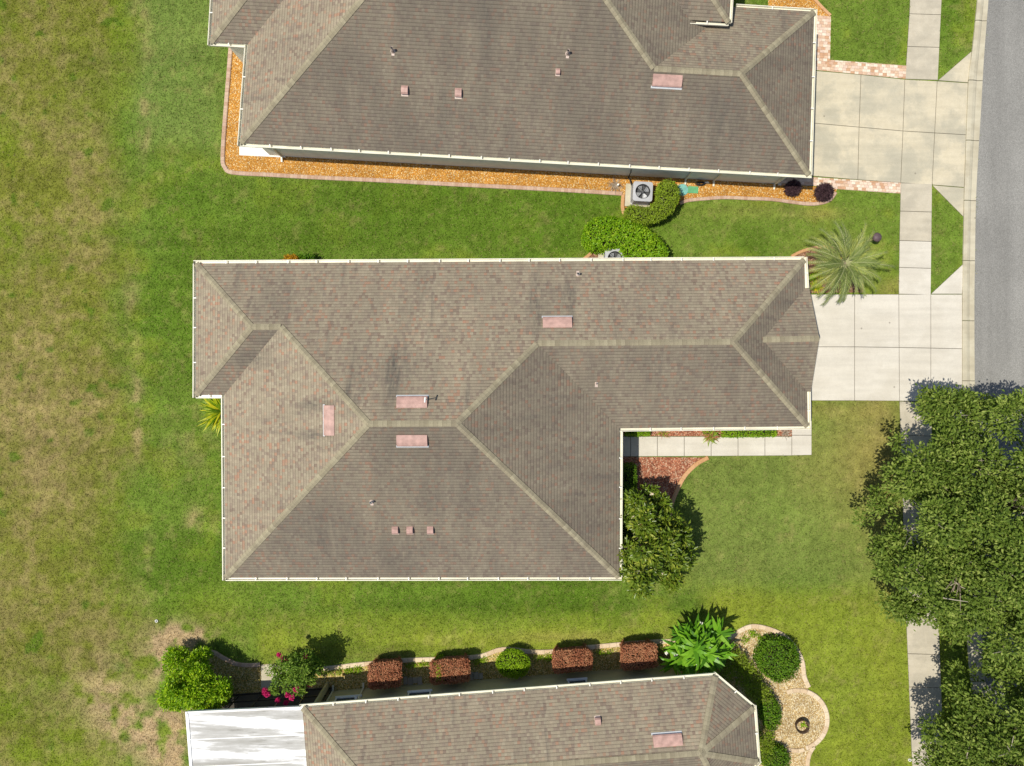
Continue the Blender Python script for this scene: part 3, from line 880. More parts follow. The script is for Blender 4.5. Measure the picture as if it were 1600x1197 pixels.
def cap_vent(roof, px, py, plane, w=0.27, l=0.34, h=0.17):
    z = 3.5
    for _ in range(6):
        p = at(px, py, z); z = plane.z(p) + 0.1
    p.z = plane.z(p)
    n = plane.normal(); u = Vector((plane.u.x, plane.u.y, 0)); s = Vector((plane.n.x, plane.n.y, plane.p)).normalized()
    def Q(a, b, c): return p + u * a + s * b + n * c
    mb = MB(); prof = [(l / 2, .02), (l / 4, h * .85), (-l / 4, h), (-l / 2, h * .7), (-l / 2, 0.01)]
    for (b0, c0), (b1, c1) in zip(prof[:-1], prof[1:]):
        mb.face([Q(-w / 2, b1, c1), Q(w / 2, b1, c1), Q(w / 2, b0, c0), Q(-w / 2, b0, c0)])
    for sg in (-w / 2, w / 2): mb.face([Q(sg, b, c) for b, c in prof] + [Q(sg, l / 2, 0)])
    o = mb.build('vent_hood', M['vent'], roof)
    fl = MB(); R = Matrix((u, s, n)).transposed()
    q = Q(0, -l * 0.16, 0.008)
    fl.box(q, (w + .02, l + .06, .012), R=R)
    fl.build('flashing', M['lead'], o)
    return o


def pipe_vent(roof, px, py, plane, r=0.045, h=0.34, mat='lead', tip='black'):
    z = 3.5
    for _ in range(6):
        p = at(px, py, z); z = plane.z(p)
    p.z = plane.z(p)
    mb = MB()
    mb.tube([p - Vector((0, 0, .05)), p + Vector((0, 0, h))], r, 12, cap=False)
    mb.tube([p + Vector((0, 0, h)), p + Vector((0, 0, h - .03))], [r, r * .75], 12, cap=False)
    mb.tube([p + Vector((0, 0, h - .03)), p + Vector((0, 0, h - .12))], r * .75, 12, m=1)
    n = plane.normal(); u = Vector((plane.u.x, plane.u.y, 0)); s = Vector((plane.n.x, plane.n.y, plane.p)).normalized()
    o = mb.build('vent_pipe', [M[mat], M['black']], roof)
    fl = MB(); fl.box(p + n * .006 - s * .06, (.13, .24, .012), R=Matrix((u, s, n)).transposed())
    fl.tube([p, p + n * .09], [r * 2.0, r * 1.15], 12, cap=False)
    fl.build('flashing', M['lead'], o)
    return o


def house_shell(h, eave, faces, slope_dark, wallmat, caps, overhang=0.40, wall_poly=None):
    """roof planes, caps, fascia, soffit and walls of one house"""
    rb = MB()
    for pl, ps, dk in faces:
        q = list(ps)
        nn = (Vector(q[1]) - Vector(q[0])).cross(Vector(q[2]) - Vector(q[0]))
        a2 = area2(q)
        if a2 < 0: q = q[::-1]
        rb.face(q, 0, [pl.uv(p) for p in q], dk)
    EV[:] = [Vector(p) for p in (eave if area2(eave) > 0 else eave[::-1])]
    roof = rb.build('roof', M['shingle'], h, attr='slope_dark')
    for a, b, p1, p2 in caps: ridge_cap(roof, a, b, p1, p2)
    ev = [Vector(p[:2]) for p in eave]
    if area2(ev) < 0: ev = ev[::-1]
    fb = MB(); fin = offset_poly(ev, 0.012)
    n = len(fin)
    for i in range(n):
        a = fin[i]; b = fin[(i + 1) % n]
        fb.face([(a.x, a.y, ZE - .2), (b.x, b.y, ZE - .2), (b.x, b.y, ZE - .006), (a.x, a.y, ZE - .006)])
    fb.build('fascia', M['fascia'], h)
    sb = MB(); sb.face([(p.x, p.y, ZE - .198) for p in fin][::-1]); sb.build('soffit', M['soffit'], h)
    wp = wall_poly or offset_poly(ev, overhang)
    wb = MB(); n = len(wp)
    for i in range(n):
        a = wp[i]; b = wp[(i + 1) % n]
        wb.face([(a[0], a[1], -.05), (b[0], b[1], -.05), (b[0], b[1], ZE - .19), (a[0], a[1], ZE - .19)])
    wb.build('wall', wallmat, h)
    return roof, wp


# how far each slope's colour is mixed to dark grey (a slope is a constant)
DARK_N, DARK_W, DARK_S, DARK_E = 0.22, 0.10, 0.72, 0.66


def main_house():
    h = empty('house', at(700, 600), 'middle house, whole hipped roof in view, garage wing reaching toward the clean driveway', 'house', 'hip roofed houses along the street')
    L = lambda a, b: (at(*a, ZE), at(*b, ZE))
    ins = at(800, 550, ZE)
    N = Plane(*L((303, 408), (1260, 402)), ins); W1 = Plane(*L((302.5, 408), (302, 621)), ins)
    S1 = Plane(*L((302, 621), (347, 621)), ins); W = Plane(*L((346.5, 621), (348.5, 906.5)), at(600, 750, ZE))
    S = Plane(*L((348.5, 906.5), (971, 906)), ins); E = Plane(*L((972, 672), (971, 906)), at(600, 750, ZE))
    GS = Plane(*L((972, 673), (1265, 670)), ins); GE = Plane(*L((1260.5, 402), (1266, 670)), ins)
    a = meet(N, W1, 'Z'); b = meet(W1, S1, 'Z'); v1 = meet(S1, W, 'Z'); sw = meet(W, S, 'Z'); se = meet(S, E, 'Z')
    ic = meet(E, GS, 'Z'); gse = meet(GS, GE, 'Z'); gne = meet(GE, N, 'Z')
    p1 = meet(N, W1, S1); p2 = meet(N, S1, W); P3 = meet(N, W, S); P4 = meet(N, S, E); G1 = meet(N, E, GS); G2 = meet(N, GS, GE)
    faces = [(N, [a, gne, G2, G1, P4, P3, p2, p1], DARK_N), (W1, [a, p1, b], DARK_W), (S1, [b, p1, p2, v1], DARK_S), (W, [v1, p2, P3, sw], DARK_W),
             (S, [sw, P3, P4, se], DARK_S), (E, [se, P4, G1, ic], DARK_E), (GS, [ic, G1, G2, gse], DARK_S), (GE, [gse, G2, gne], DARK_E)]
    caps = [(a, p1, N, W1), (b, p1, W1, S1), (p1, p2, N, S1), (p2, P3, N, W), (sw, P3, W, S), (P3, P4, N, S), (se, P4, S, E), (P4, G1, N, E),
            (G1, G2, N, GS), (gse, G2, GS, GE), (gne, G2, N, GE)]
    ev = [a, b, v1, sw, se, ic, gse, gne]
    roof, wp = house_shell(h, ev, faces, 0, M['wall_grey'], caps)
    # low gable over the garage door, its rake in line with the gutter face
    gx = at(1263, 450, ZE); gy = at(1265.5, 612, ZE)
    mid = (gx + gy) / 2; hw = (gx - gy).length / 2; rise = hw * T
    out = Vector((-GE.n.x, -GE.n.y, 0)); e0 = out * 0.04
    run = hw  # ridge runs back until the hip plane is as high
    pk = mid + Vector((0, 0, rise)) + e0; back = mid - out * run + Vector((0, 0, rise)) - out * 0.1
    back.z = GE.z(back) + 0.005; pk.z = back.z
    along = Vector((GE.d.x, GE.d.y, 0))
    gN = Plane((gx + e0), (gx - out * 3), mid, ze=ZE + 0.005, inset=0.0, pitch=(pk.z - ZE) / hw)
    gS = Plane((gy + e0), (gy - out * 3), mid, ze=ZE + 0.005, inset=0.0, pitch=(pk.z - ZE) / hw)
    def edge(p, q): return p + q
    gm = MB()
    A = gx + e0; B = gy + e0; A.z = B.z = ZE + 0.012
    A2 = gx - out * 0.12; B2 = gy - out * 0.12; A2.z = GE.z(A2) + .004; B2.z = GE.z(B2) + .004
    for pl, ps, dk in ((gN, [A, pk, back, A2], DARK_N + .36), (gS, [B2, back, pk, B], DARK_S)):
        if area2(ps) < 0: ps = ps[::-1]
        gm.face(ps, 0, [pl.uv(p) for p in ps], dk)
    gb = gm.build('gable_roof', M['shingle'], h, attr='slope_dark')
    ridge_cap(gb, back, pk, gN, gS)
    fm = MB(); t = out * -0.01
    fm.face([A + t - Vector((0, 0, .2)), B + t - Vector((0, 0, .2)), B + t, pk + t - Vector((0, 0, .012)), A + t])
    fm.build('gable_end', M['wall_cream'], h)
    # gutters
    out_edges = [(a, gne, N, 1), (b, a, W1, 1), (v1, b, S1, 1), (sw, v1, W, 1), (se, sw, S, 1), (ic, se, E, 1), (gse, ic, GS, 1)]
    ext = {}
    for s, e, pl, _ in out_edges:
        gutter_run(h, s, e, pl)
    gutter_run(h, gne, gx - out * 0.1, GE); gutter_run(h, gy - out * 0.1 - along * 0.0, gse, GE)
    # corner boxes of the gutters
    # things fixed to the roof
    off_ridge_vent(roof, 871, 504, N); off_ridge_vent(roof, 643.5, 629, N)
    off_ridge_vent(roof, 643.5, 688, S); off_ridge_vent(roof, 514.5, 657, W)
    for x in (617, 640, 672): cap_vent(roof, x, 828, S)
    pipe_vent(roof, 581, 784, S, 0.05, .3, 'pipe_white'); pipe_vent(roof, 903, 429, N, 0.05, .3, 'vent_flash'); pipe_vent(roof, 932, 599, GS, 0.025, .14, 'pipe_white')
    # standpipe with a cross arm beside the slot vent
    z = N.z(at(668, 622, 5)); p = at(668, 624, z); p.z = N.z(p)
    mb = MB(); mb.tube([p, p + Vector((0, 0, .85))], .02, 8); mb.tube([p + Vector((-.01, -.11, .83)), p + Vector((.01, .11, .83))], .035, 8)
    mb.build('antenna_stub', M['pipe_white'], roof)
    # openings
    def wpt(x, y): return Vector(at(x, y)[:2])
    nS = Vector((0, -1)); nE = Vector((1, 0)); nW = Vector((-1, 0)); nN = Vector((0, 1))
    ys = wp
    wallS = min(p[1] for p in wp); wallW = sorted(p[0] for p in wp)[2]
    for x in (-10.0, -5.0, 0.5): window(h, (x, wallS + .02), (x + 1.5, wallS + .02), 0.9, 2.1, (0, -1))
    gw = max(p[0] for p in wp) - 0.06
    gd = MB()
    for k in range(4):
        gd.box((gw + .09, (mid.y), 0.28 + k * .54), (.05, 4.6, .52))
    gd.build('garage_door', M['white_paint'], h)
    dsp = at(1225, 676, 1.2)
    gsy = sorted(wp, key=lambda p: -p[0])[0]
    downspout(h, (dsp.x, GS.a.y + 0.40), (0, -1), mat='white_paint')
    return h


def north_house():
    h = empty('house', at(800, 130), 'north house cut by the top edge, its wall lined with orange gravel', 'house', 'hip roofed houses along the street')
    L = lambda a, b: (at(*a, ZE), at(*b, ZE))
    S = Plane(*L((372, 227), (1268, 277)), at(800, 0, ZE))
    ins = at(800, 60, ZE)
    W = Plane(*L((371.5, 227), (383, 72)), at(900, 60, ZE)); S1 = Plane(*L((325, 69.5), (386, 73)), at(400, -200, ZE))
    W1 = Plane(*L((325, 69.5), (329, 0)), at(800, 0, ZE))
    GN = Plane(*L((1151, 7), (1275.6, 14.5)), at(1200, 200, ZE)); GE = Plane(*L((1268, 277), (1276, 15)), at(800, 60, ZE))
    c = at(1150, 7, ZE); d = Vector((S.n.x, S.n.y))
    E = Plane(c, Vector(c[:2]) + d * 5, at(800, 60, ZE))
    nb = Vector(S.a) + S.n * 14.4
    N = Plane(nb, nb + S.d * 5, at(800, 100, ZE), inset=0.0)
    a = meet(N, W1, 'Z'); b = meet(W1, S1, 'Z'); v1 = meet(S1, W, 'Z'); sw = meet(W, S, 'Z'); gse = meet(S, GE, 'Z'); gne = meet(GE, GN, 'Z')
    ic = meet(GN, E, 'Z'); ne = meet(E, N, 'Z')
    p1 = meet(N, W1, S1); p2 = meet(N, S1, W); P3 = meet(N, W, S); P4 = meet(N, S, E); G1 = meet(S, E, GN); G2 = meet(S, GN, GE)
    faces = [(N, [ne, a, p1, p2, P3, P4], DARK_N), (W1, [a, b, p1], DARK_W), (S1, [b, v1, p2, p1], DARK_S), (W, [v1, sw, P3, p2], DARK_W),
             (S, [sw, gse, G2, G1, P4, P3], DARK_S + .14), (GE, [gse, gne, G2], DARK_E + .1), (GN, [gne, ic, G1, G2], DARK_N + .2), (E, [ic, ne, P4, G1], DARK_E)]
    caps = [(a, p1, N, W1), (b, p1, W1, S1), (p1, p2, N, S1), (p2, P3, N, W), (sw, P3, W, S), (P3, P4, N, S), (G1, P4, S, E), (ne, P4, N, E),
            (G1, G2, S, GN), (gse, G2, S, GE), (gne, G2, GN, GE)]
    ev = [a, b, v1, sw, gse, gne, ic, ne]
    roof, wp = house_shell(h, ev, faces, 0, M['wall_grey'], caps, .36)
    for s, e, pl in ((b, a, W1), (v1, b, S1), (sw, v1, W), (gse, sw, S), (gne, gse, GE), (ic, gne, GN), (a, ne, N)):
        gutter_run(h, s, e, pl)
    # entry tower: a small hipped roof that stands above the garage slope
    zt = 3.75
    q = at(1142.5, 39, zt); wl = at(1075, 33, zt)
    u = Vector((S.d.x, S.d.y, 0));
    if u.x < 0: u = -u
    v = Vector((S.n.x, S.n.y, 0))
    tl = 2.6; tw = 4.4
    TS = Plane(q, q + u, q + v * 2, ze=zt); TE = Plane(q, q + v, q - u * 2, ze=zt); TN = Plane(q + v * tw, q + v * tw + u, q, ze=zt)
    TW = Plane(q - u * tl, q - u * tl + v, q, ze=zt)
    def m3(p, r): # eave corner
        A = np.array([[p.n.x, p.n.y], [r.n.x, r.n.y]]); B = np.array([p.n.dot(p.a), r.n.dot(r.a)])
        s = np.linalg.solve(A, B); return Vector((s[0], s[1], zt))
    se, ne2 = m3(TS, TE), m3(TE, TN); sw2, nw2 = se - u * (tl + 1.2), ne2 - u * (tl + 1.2)
    rp = meet(TS, TE, TN); rw = rp - u * 3.2
    tr = MB()
    for pl, ps, dk in ((TS, [sw2, se, rp, rw], DARK_S - .1), (TE, [se, ne2, rp], DARK_E), (TN, [ne2, nw2, rw, rp], DARK_N)):
        if area2(ps) < 0: ps = ps[::-1]
        tr.face(ps, 0, [pl.uv(p) for p in ps], dk)
    t = tr.build('tower_roof', M['shingle'], h, attr='slope_dark')
    ridge_cap(t, se, rp, TS, TE); ridge_cap(t, ne2, rp, TE, TN); ridge_cap(t, rw, rp, TS, TN)
    wl2 = Vector((wl.x, wl.y, zt))
    st = se - u * (se - wl2).dot(u)
    gutter_run(h, st, se, TS); gutter_run(h, se, ne2, TE)
    tb = MB()
    cc = (se + ne2) / 2 - u * 1.9
    tb.box((cc.x + u.x * .15, cc.y + u.y * .15, (zt - .12 + 1.2) / 2), (3.0, (ne2 - se).length - .3, zt - .12 - 1.2), math.atan2(u.y, u.x))
    tb.build('tower_wall', M['wall_grey'], h)
    ds = MB(); ds.bar(st + Vector((0, 0, -.1)), st - u * .16 + v * -.16 + Vector((0, 0, -.22)), .06); ds.build('gutter_outlet', M['black'], h)
    # fixtures on the roof
    off_ridge_vent(roof, 1043, 125, S)
    cap_vent(roof, 632, 139, S, .29, .36); cap_vent(roof, 716, 143, S, .29, .36)
    pipe_vent(roof, 614, 80, S, .055, .34); pipe_vent(roof, 887, 84, S, .055, .34); cap_vent(roof, 872, 110, S, .18, .24, .14)
    # wall things on the shaded south side
    wl_n = -v; wz = Vector(S.a) + S.n * 0.36
    base = Vector((wz.x, wz.y)); ud = Vector((u.x, u.y))
    def onwall(X):
        t = (X - base.x) / ud.x; q = base + ud * t; return q
    nn = (wl_n.x, wl_n.y)
    for x0, x1, z0, z1 in ((-9.6, -8.0, 1.75, 2.3), (-3.0, -1.4, 1.75, 2.3)):
        window(h, onwall(x0), onwall(x1), z0, z1, nn)
    for X in (-11.4, 8.6, 10.0, 13.0):
        downspout(h, onwall(X), nn)
    for X, z in ((9.05, 1.7), (10.35, 1.75)):
        mb = MB(); q = onwall(X); mb.box((q.x + nn[0] * .07, q.y + nn[1] * .07, z), (.3, .14, .42), math.atan2(u.y, u.x))
        mb.build('meter_box', M['ac'], h)
    q = onwall(11.9); mb = MB(); mb.box((q.x + nn[0] * .06, q.y + nn[1] * .06, 2.1), (.12, .12, .12)); mb.tube([(q.x + nn[0] * .1, q.y + nn[1] * .1, 2.1), (q.x + nn[0] * .3 - .05, q.y + nn[1] * .3, 2.0)], [.05, .075], 10)
    mb.build('flood_light', M['white_paint'], h)
    # cooling lines from the wall
    q = onwall(5.75); mb = MB(); e = at(988, 292, .25)
    mb.tube([(q.x, q.y, 1.0), (q.x + nn[0] * .12, q.y + nn[1] * .12, .95), (q.x + nn[0] * .14, q.y + nn[1] * .14, .3), e], .03, 8)
    mb.build('cooling_line', M['black'], h)
    return h


def south_house():
    global ZE
    ZE = 2.95
    h = empty('house', at(800, 1120), 'south house at the bottom edge, with an angled roof corner and a white lanai roof', 'house', 'hip roofed houses along the street')
    L = lambda a, b: (at(*a, ZE), at(*b, ZE))
    ins = at(1000, 1180, ZE)
    N = Plane(*L((472, 1102), (1119, 1053)), ins); C = Plane(*L((1119, 1053), (1181, 1105)), ins)
    e0 = at(1181, 1105, ZE); nn = Vector((N.n.x, N.n.y))
    E = Plane(e0, Vector(e0[:2]) + nn * 3, ins)
    w0 = at(472, 1102, ZE); W = Plane(w0, Vector(w0[:2]) + nn * 3, ins, inset=0.0)
    s0 = Vector(N.a) + N.n * 5.62; S = Plane(s0, s0 + N.d, ins, inset=0.0)
    # far chamfer mirrors the near one
    def refl(p):
        q = Vector(p[:2]); k = (q - Vector(N.a)).dot(N.n); return q + N.n * (5.62 - 2 * k)
    c0 = refl(Vector(C.a)); c1 = refl(Vector(C.a) + C.d)
    C2 = Plane(c0, c1, ins, inset=0.0)
    nw = meet(N, W, 'Z'); n1 = meet(N, C, 'Z'); n2 = meet(C, E, 'Z'); n3_ = meet(E, C2, 'Z'); n4 = meet(C2, S, 'Z'); sw = meet(S, W, 'Z')
    Rw = meet(N, S, W); Re = meet(N, S, E)
    faces = [(N, [nw, Rw, Re, n1], DARK_N), (C, [n1, Re, n2], DARK_E - .1), (E, [n2, Re, n3_], DARK_E), (C2, [n3_, Re, n4], DARK_S), (S, [n4, Re, Rw, sw], DARK_S), (W, [sw, Rw, nw], DARK_W)]
    caps = [(nw, Rw, N, W), (n1, Re, N, C), (n2, Re, C, E), (n3_, Re, E, C2), (n4, Re, C2, S), (Rw, Re, N, S), (sw, Rw, S, W)]
    ev = [nw, sw, n4, n3_, n2, n1]
    roof, wp = house_shell(h, ev, faces, 0, M['wall_olive'], caps, 0.56)
    for s, e, pl in ((nw, n1, N), (n1, n2, C), (n2, n3_, E), (n3_, n4, C2), (n4, sw, S)):
        gutter_run(h, s, e, pl)
    off_ridge_vent(roof, 1043.5, 1158, N); cap_vent(roof, 934.5, 1129, N, .25, .32)
    u = Vector((N.d.x, N.d.y)); u = u if u.x > 0 else -u
    no = -N.n; wz = Vector(N.a) + N.n * 0.56
    def onwall(X):
        t = (X - wz.x) / u.x; return wz + u * t
    for x0, x1 in ((-8.5, -7.3), (-5.0, -3.9), (2.7, 3.6)):
        window(h, onwall(x0), onwall(x1), 0.95, 1.75, (no.x, no.y))
    for X in (-8.85, -7.35): downspout(h, onwall(X), (no.x, no.y))
    q = onwall(-7.42); mb = MB(); mb.box((q.x + no.x * .06, q.y + no.y * .06, 1.5), (.1, .12, .12)); mb.tube([(q.x + no.x * .1, q.y + no.y * .1, 1.5), (q.x + no.x * .3, q.y + no.y * .3, 1.42)], [.05, .08], 10)
    mb.build('flood_light', M['white_paint'], h)
    # ---- lanai with flat white roof and dark screen walls
    zr = 2.72
    A = at(293, 1113, zr); B = at(474, 1105, zr); dn = Vector((N.n.x, N.n.y, 0))
    P = [A, B, B + dn * 5.4, A + dn * 5.4]
    rb = MB(); rb.prism([(p.x, p.y) for p in P], zr - .1, zr)
    rf = rb.build('lanai_roof', M['whiteroof'], h)
    rim = MB()
    ux = (B - A).normalized()
    for s, e in ((A, B), (A, A + dn * 5.4)):
        rim.bar(s + Vector((0, 0, -.03)), e + Vector((0, 0, -.03)), .09, .13)
    rim.build('roof_rim', M['white_paint'], rf)
    seam = MB()
    for k in (1.25, 2.5, 3.75):
        seam.bar(A + dn * k + Vector((0, 0, .012)), B + dn * k + Vector((0, 0, .012)), .05, .024)
    seam.build('roof_seam', M['white_paint'], rf)
    gt = MB(); g0 = A - ux * .1; gt.bar(g0 + Vector((0, 0, -.09)), g0 + dn * 5.4 + Vector((0, 0, -.09)), .07, .06); gt.build('lanai_gutter', M['vent_flash'], h)
    w0 = at(340, 1087); w1 = at(519, 1074); wd = (w1 - w0).normalized(); L_ = (w1 - w0).length
    fr = MB(); Z = zr - .12
    V3 = lambda p, z: Vector((p.x, p.y, z))
    fr.bar(V3(w0, .06), V3(w1, .06), .06, .1); fr.bar(V3(w0, .9), V3(w1, .9), .05, .05); fr.bar(V3(w0, Z), V3(w1, Z), .06, .08)
    for k in range(6):
        p = w0 + wd * (L_ * k / 5); fr.bar(V3(p, .1), V3(p, Z), .05, .05)
    w2 = w0 + dn * 5
    fr.bar(V3(w0, .06), V3(w2, .06), .06, .1); fr.bar(V3(w0, .9), V3(w2, .9), .05, .05); fr.bar(V3(w0, Z), V3(w2, Z), .06, .08)
    for k in range(1, 5):
        p = w0 + dn * (1.25 * k); fr.bar(V3(p, .1), V3(p, Z), .05, .05)
    sf = fr.build('screen_frame', M['bronze'], h)
    sm = MB()
    sm.face([V3(w0, .1), V3(w1, .1), V3(w1, Z), V3(w0, Z)]); sm.face([V3(w0, .1), V3(w2, .1), V3(w2, Z), V3(w0, Z)])
    sm.build('screen_mesh', M['screen'], sf)
    fl = MB(); fl.prism([tuple(p[:2]) for p in (w0, w1, w1 + dn * 5, w2)], 0.01, .05); fl.build('lanai_floor', M['tile'], h)
    lw = MB(); i0 = at(474, 1105, zr) + ux * .4; lw.bar(V3(i0, 1.25), V3(i0 + dn * 5, 1.25), .1, 2.5)
    lw.build('lanai_back_wall', M['wall_olive'], h)
    ZE = 2.85
    return h


# ------------------------------------------------------------------ ground plan
W_L = [(1423, -40), (1422, 0), (1414, 124), (1407, 286), (1405, 380), (1404, 460), (1405, 626), (1409, 740), (1414, 930), (1425, 1197), (1427, 1240)]
W_R = [(1473, -40), (1471, 0), (1465, 126), (1456, 289), (1455, 380), (1454, 460), (1454, 628), (1458, 740), (1466, 960), (1475, 1197), (1477, 1240)]
K_L = [(1530, -60), (1526, 0), (1518, 80), (1512, 130), (1506, 293), (1505, 340), (1503, 460), (1503, 628), (1505, 740), (1509, 900), (1512, 1020), (1521, 1100), (1534, 1197), (1542, 1250)]
K_R = [(1549, -60), (1544, 0), (1537, 90), (1533, 160), (1525, 300), (1523, 400), (1522, 480), (1523, 640), (1526, 760), (1531, 900), (1536, 1030), (1545, 1105), (1558, 1197), (1566, 1250)]
NO_GRASS = []


def lerp_x(line, y):
    for (x0, y0), (x1, y1) in zip(line[:-1], line[1:]):
        if y0 <= y <= y1: return x0 + (x1 - x0) * (y - y0) / (y1 - y0)
    return line[-1][0]


def slabs(name, quads, mat, z1=0.035, gap=0.012):
    """concrete slabs with open joints over a dark filler"""
    mb = MB(); jb = []
    for q in quads:
        w = [tuple(at(x, y)[:2]) for x, y in q]
        NO_GRASS.append(w)
        ins = offset_poly(w, gap)
        top = offset_poly(w, gap + 0.008)
        if area2(w) < 0: w = w[::-1]
        n = len(ins)
        mb.face([(p[0], p[1], z1) for p in top])
        for i in range(n):
            j = (i + 1) % n
            mb.face([(ins[i][0], ins[i][1], z1 - .008), (ins[j][0], ins[j][1], z1 - .008), (top[j][0], top[j][1], z1), (top[i][0], top[i][1], z1)])
            mb.face([(ins[i][0], ins[i][1], 0.0), (ins[j][0], ins[j][1], 0.0), (ins[j][0], ins[j][1], z1 - .008), (ins[i][0], ins[i][1], z1 - .008)])
        mb.face([(p[0], p[1], 0.008) for p in w], 1)
    return tag(mb.build(name, [mat, M['joint']]), kind='structure')


def bed(name, outline, mat, z=0.02):
    w = [tuple(p[:2]) for p in outline]
    NO_GRASS.append(w)
    mb = MB(); mb.prism(w, -0.02, z)
    return tag(mb.build(name, mat), kind='structure')


def edging(line, width, mat, label, z1=0.085, closed=False, cat='edging', group=None, blocks=None):
    """raised garden edging that follows a line, with rounded top"""
    P = [Vector(p[:2]) for p in line]
    mb = MB(); prof = [(-0.5, 0.0), (-0.5, z1 - .02), (-0.36, z1), (0.36, z1), (0.5, z1 - .02), (0.5, 0.0)]
    rings = []; s = 0
    for i, p in enumerate(P):
        t = (P[min(i + 1, len(P) - 1)] - P[max(i - 1, 0)]).normalized(); n = Vector((-t.y, t.x))
        if i: s += (p - P[i - 1]).length
        rings.append((s, [(p.x + n.x * a * width, p.y + n.y * a * width, z) for a, z in prof]))
    for (s0, r0), (s1, r1) in zip(rings[:-1], rings[1:]):
        for k in range(len(prof) - 1):
            mb.face([r0[k], r1[k], r1[k + 1], r0[k + 1]], 0, [(s0, .3), (s1, .3), (s1, .3), (s0, .3)])
        NO_GRASS.append([r0[0][:2], r1[0][:2], r1[-1][:2], r0[-1][:2]])
    mb.face(rings[0][1]); mb.face(rings[-1][1][::-1])
    o = mb.build('bed_edging', mat)
    return tag(o, label, cat, group or 'edging strips round the planting beds')


def ground_colour(X, Y):
    """own colour of the turf (healthy, yellowing, dry) by place"""
    px = 800 + X * F / H; py = 598.5 - Y * F / H
    n1 = fbm(X, Y, 5.0, 1); n2 = fbm(X, Y, 1.6, 2); n3_ = fbm(X, Y, 0.6, 3); n4 = fbm(X, Y, 9.0, 4)
    green = np.array([0.138, 0.213, 0.030]); deep = np.array([0.092, 0.166, 0.016]); yel = np.array([0.252, 0.300, 0.034])
    tan = np.array([0.375, 0.295, 0.14]); olive = np.array([0.172, 0.190, 0.028]); mute = np.array([0.170, 0.235, 0.058])
    mixc = lambda a, b, k: a * (1 - k[..., None]) + b * k[..., None]
    c = np.broadcast_to(green, X.shape + (3,)).copy()
    c = mixc(c, np.broadcast_to(deep, c.shape), sstep(0.42, 0.68, n1) * 0.75)
    c = mixc(c, np.broadcast_to(yel, c.shape), sstep(0.52, 0.7, n2) * 0.40)
    def blob(x, y, rx, ry, s=1.0): 
        return s * np.exp(-(((px - x) / rx) ** 2 + ((py - y) / ry) ** 2))
    def band(x0, x1, y0, y1, f=25):
        return sstep(x0 - f, x0 + f, px) * sstep(-x1 - f, -x1 + f, -px) * sstep(y0 - f, y0 + f, py) * sstep(-y1 - f, -y1 + f, -py)
    # deep green strips beside the houses
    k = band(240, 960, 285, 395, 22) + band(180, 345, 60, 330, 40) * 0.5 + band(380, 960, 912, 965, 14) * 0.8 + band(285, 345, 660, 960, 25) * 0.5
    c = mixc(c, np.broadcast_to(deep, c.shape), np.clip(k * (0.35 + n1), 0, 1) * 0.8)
    # muted lawn north-west, with lighter dry blades
    k = band(210, 350, -60, 230, 30) * (0.45 + 0.5 * n2)
    c = mixc(c, np.broadcast_to(mute, c.shape), np.clip(k, 0, 1))
    k = band(1060, 1400, 640, 920, 40) * (0.5 + 0.5 * n2)
    c = mixc(c, np.broadcast_to(np.array([0.185, 0.235, 0.056]), c.shape), np.clip(k, 0, .85))
    # yellow-green lawns south and east
    k = band(1110, 1480, 925, 1260, 22) * (0.62 + 0.6 * n2) + band(400, 1130, 960, 1025, 18) * (0.25 + 0.6 * n2) + blob(330, 960, 60, 40, .5) + band(560, 1000, 985, 1010, 12) * .3
    c = mixc(c, np.broadcast_to(yel * 0.95, c.shape), np.clip(k, 0, 1) * 0.85)
    k = blob(1350, 710, 50, 110, .75) + blob(1385, 760, 25, 160, .6) + blob(1150, 640, 60, 40, .2) + blob(1270, 730, 40, 50, .35) + blob(1300, 640, 110, 14, .4) + blob(1300, 390, 60, 30, .3) + blob(1395, 880, 25, 50, .35) + blob(900, 995, 120, 9, .45) + blob(600, 1025, 50, 9, .4)+ blob(1170, 330, 120, 14, .3) + blob(1390, 450, 22, 16, .5) + blob(1285, 335, 40, 10, .4)
    c = mixc(c, np.broadcast_to(np.array([0.275, 0.235, 0.072]), c.shape), np.clip(k * (0.55 + 0.9 * n2), 0, 0.85))
    # western field: olive turf, thin and dry in wide patches
    edge = 215 + (n4 - 0.5) * 120 + (n2 - 0.5) * 60
    fld = sstep(edge + 35, edge - 45, px)
    fc = np.broadcast_to(olive, c.shape).copy()
    fc = mixc(fc, np.broadcast_to(np.array([0.155, 0.215, 0.018]), c.shape), sstep(0.50, 0.66, fbm(X, Y, 2.6, 11)) * 0.75)
    n5 = fbm(X, Y, 0.3, 41, 3)
    dry = sstep(0.40, 0.66, fbm(X * 1.2, Y * 0.8, 3.0, 21) * 0.40 + n3_ * 0.30 + n5 * 0.30)
    dry = np.clip((dry * 0.52 + blob(60, 700, 90, 170, .25) + blob(110, 640, 120, 100, .2) + blob(20, 560, 40, 120, .2) + blob(110, 230, 40, 40, .4)) * (0.35 + 1.1 * n5), 0, 0.9)
    fc = mixc(fc, np.broadcast_to(np.array([0.325, 0.25, 0.115]), c.shape), dry * 0.9)
    fc = mixc(fc, np.broadcast_to(np.array([0.10, 0.16, 0.016]), c.shape), np.clip(blob(140, 130, 60, 90, .5) * 1.0 + blob(190, 860, 70, 90, .65) + blob(50, 1090, 60, 70, .5) + blob(190, 190, 28, 100, .4), 0, 1) * (0.35 + 0.7 * n2))
    weeds = sstep(0.70, 0.78, fbm(X, Y, 0.9, 31, 3))
    fc = mixc(fc, np.broadcast_to(np.array([0.085, 0.16, 0.012]), c.shape), weeds * 0.8)
    c = mixc(c, fc, fld)
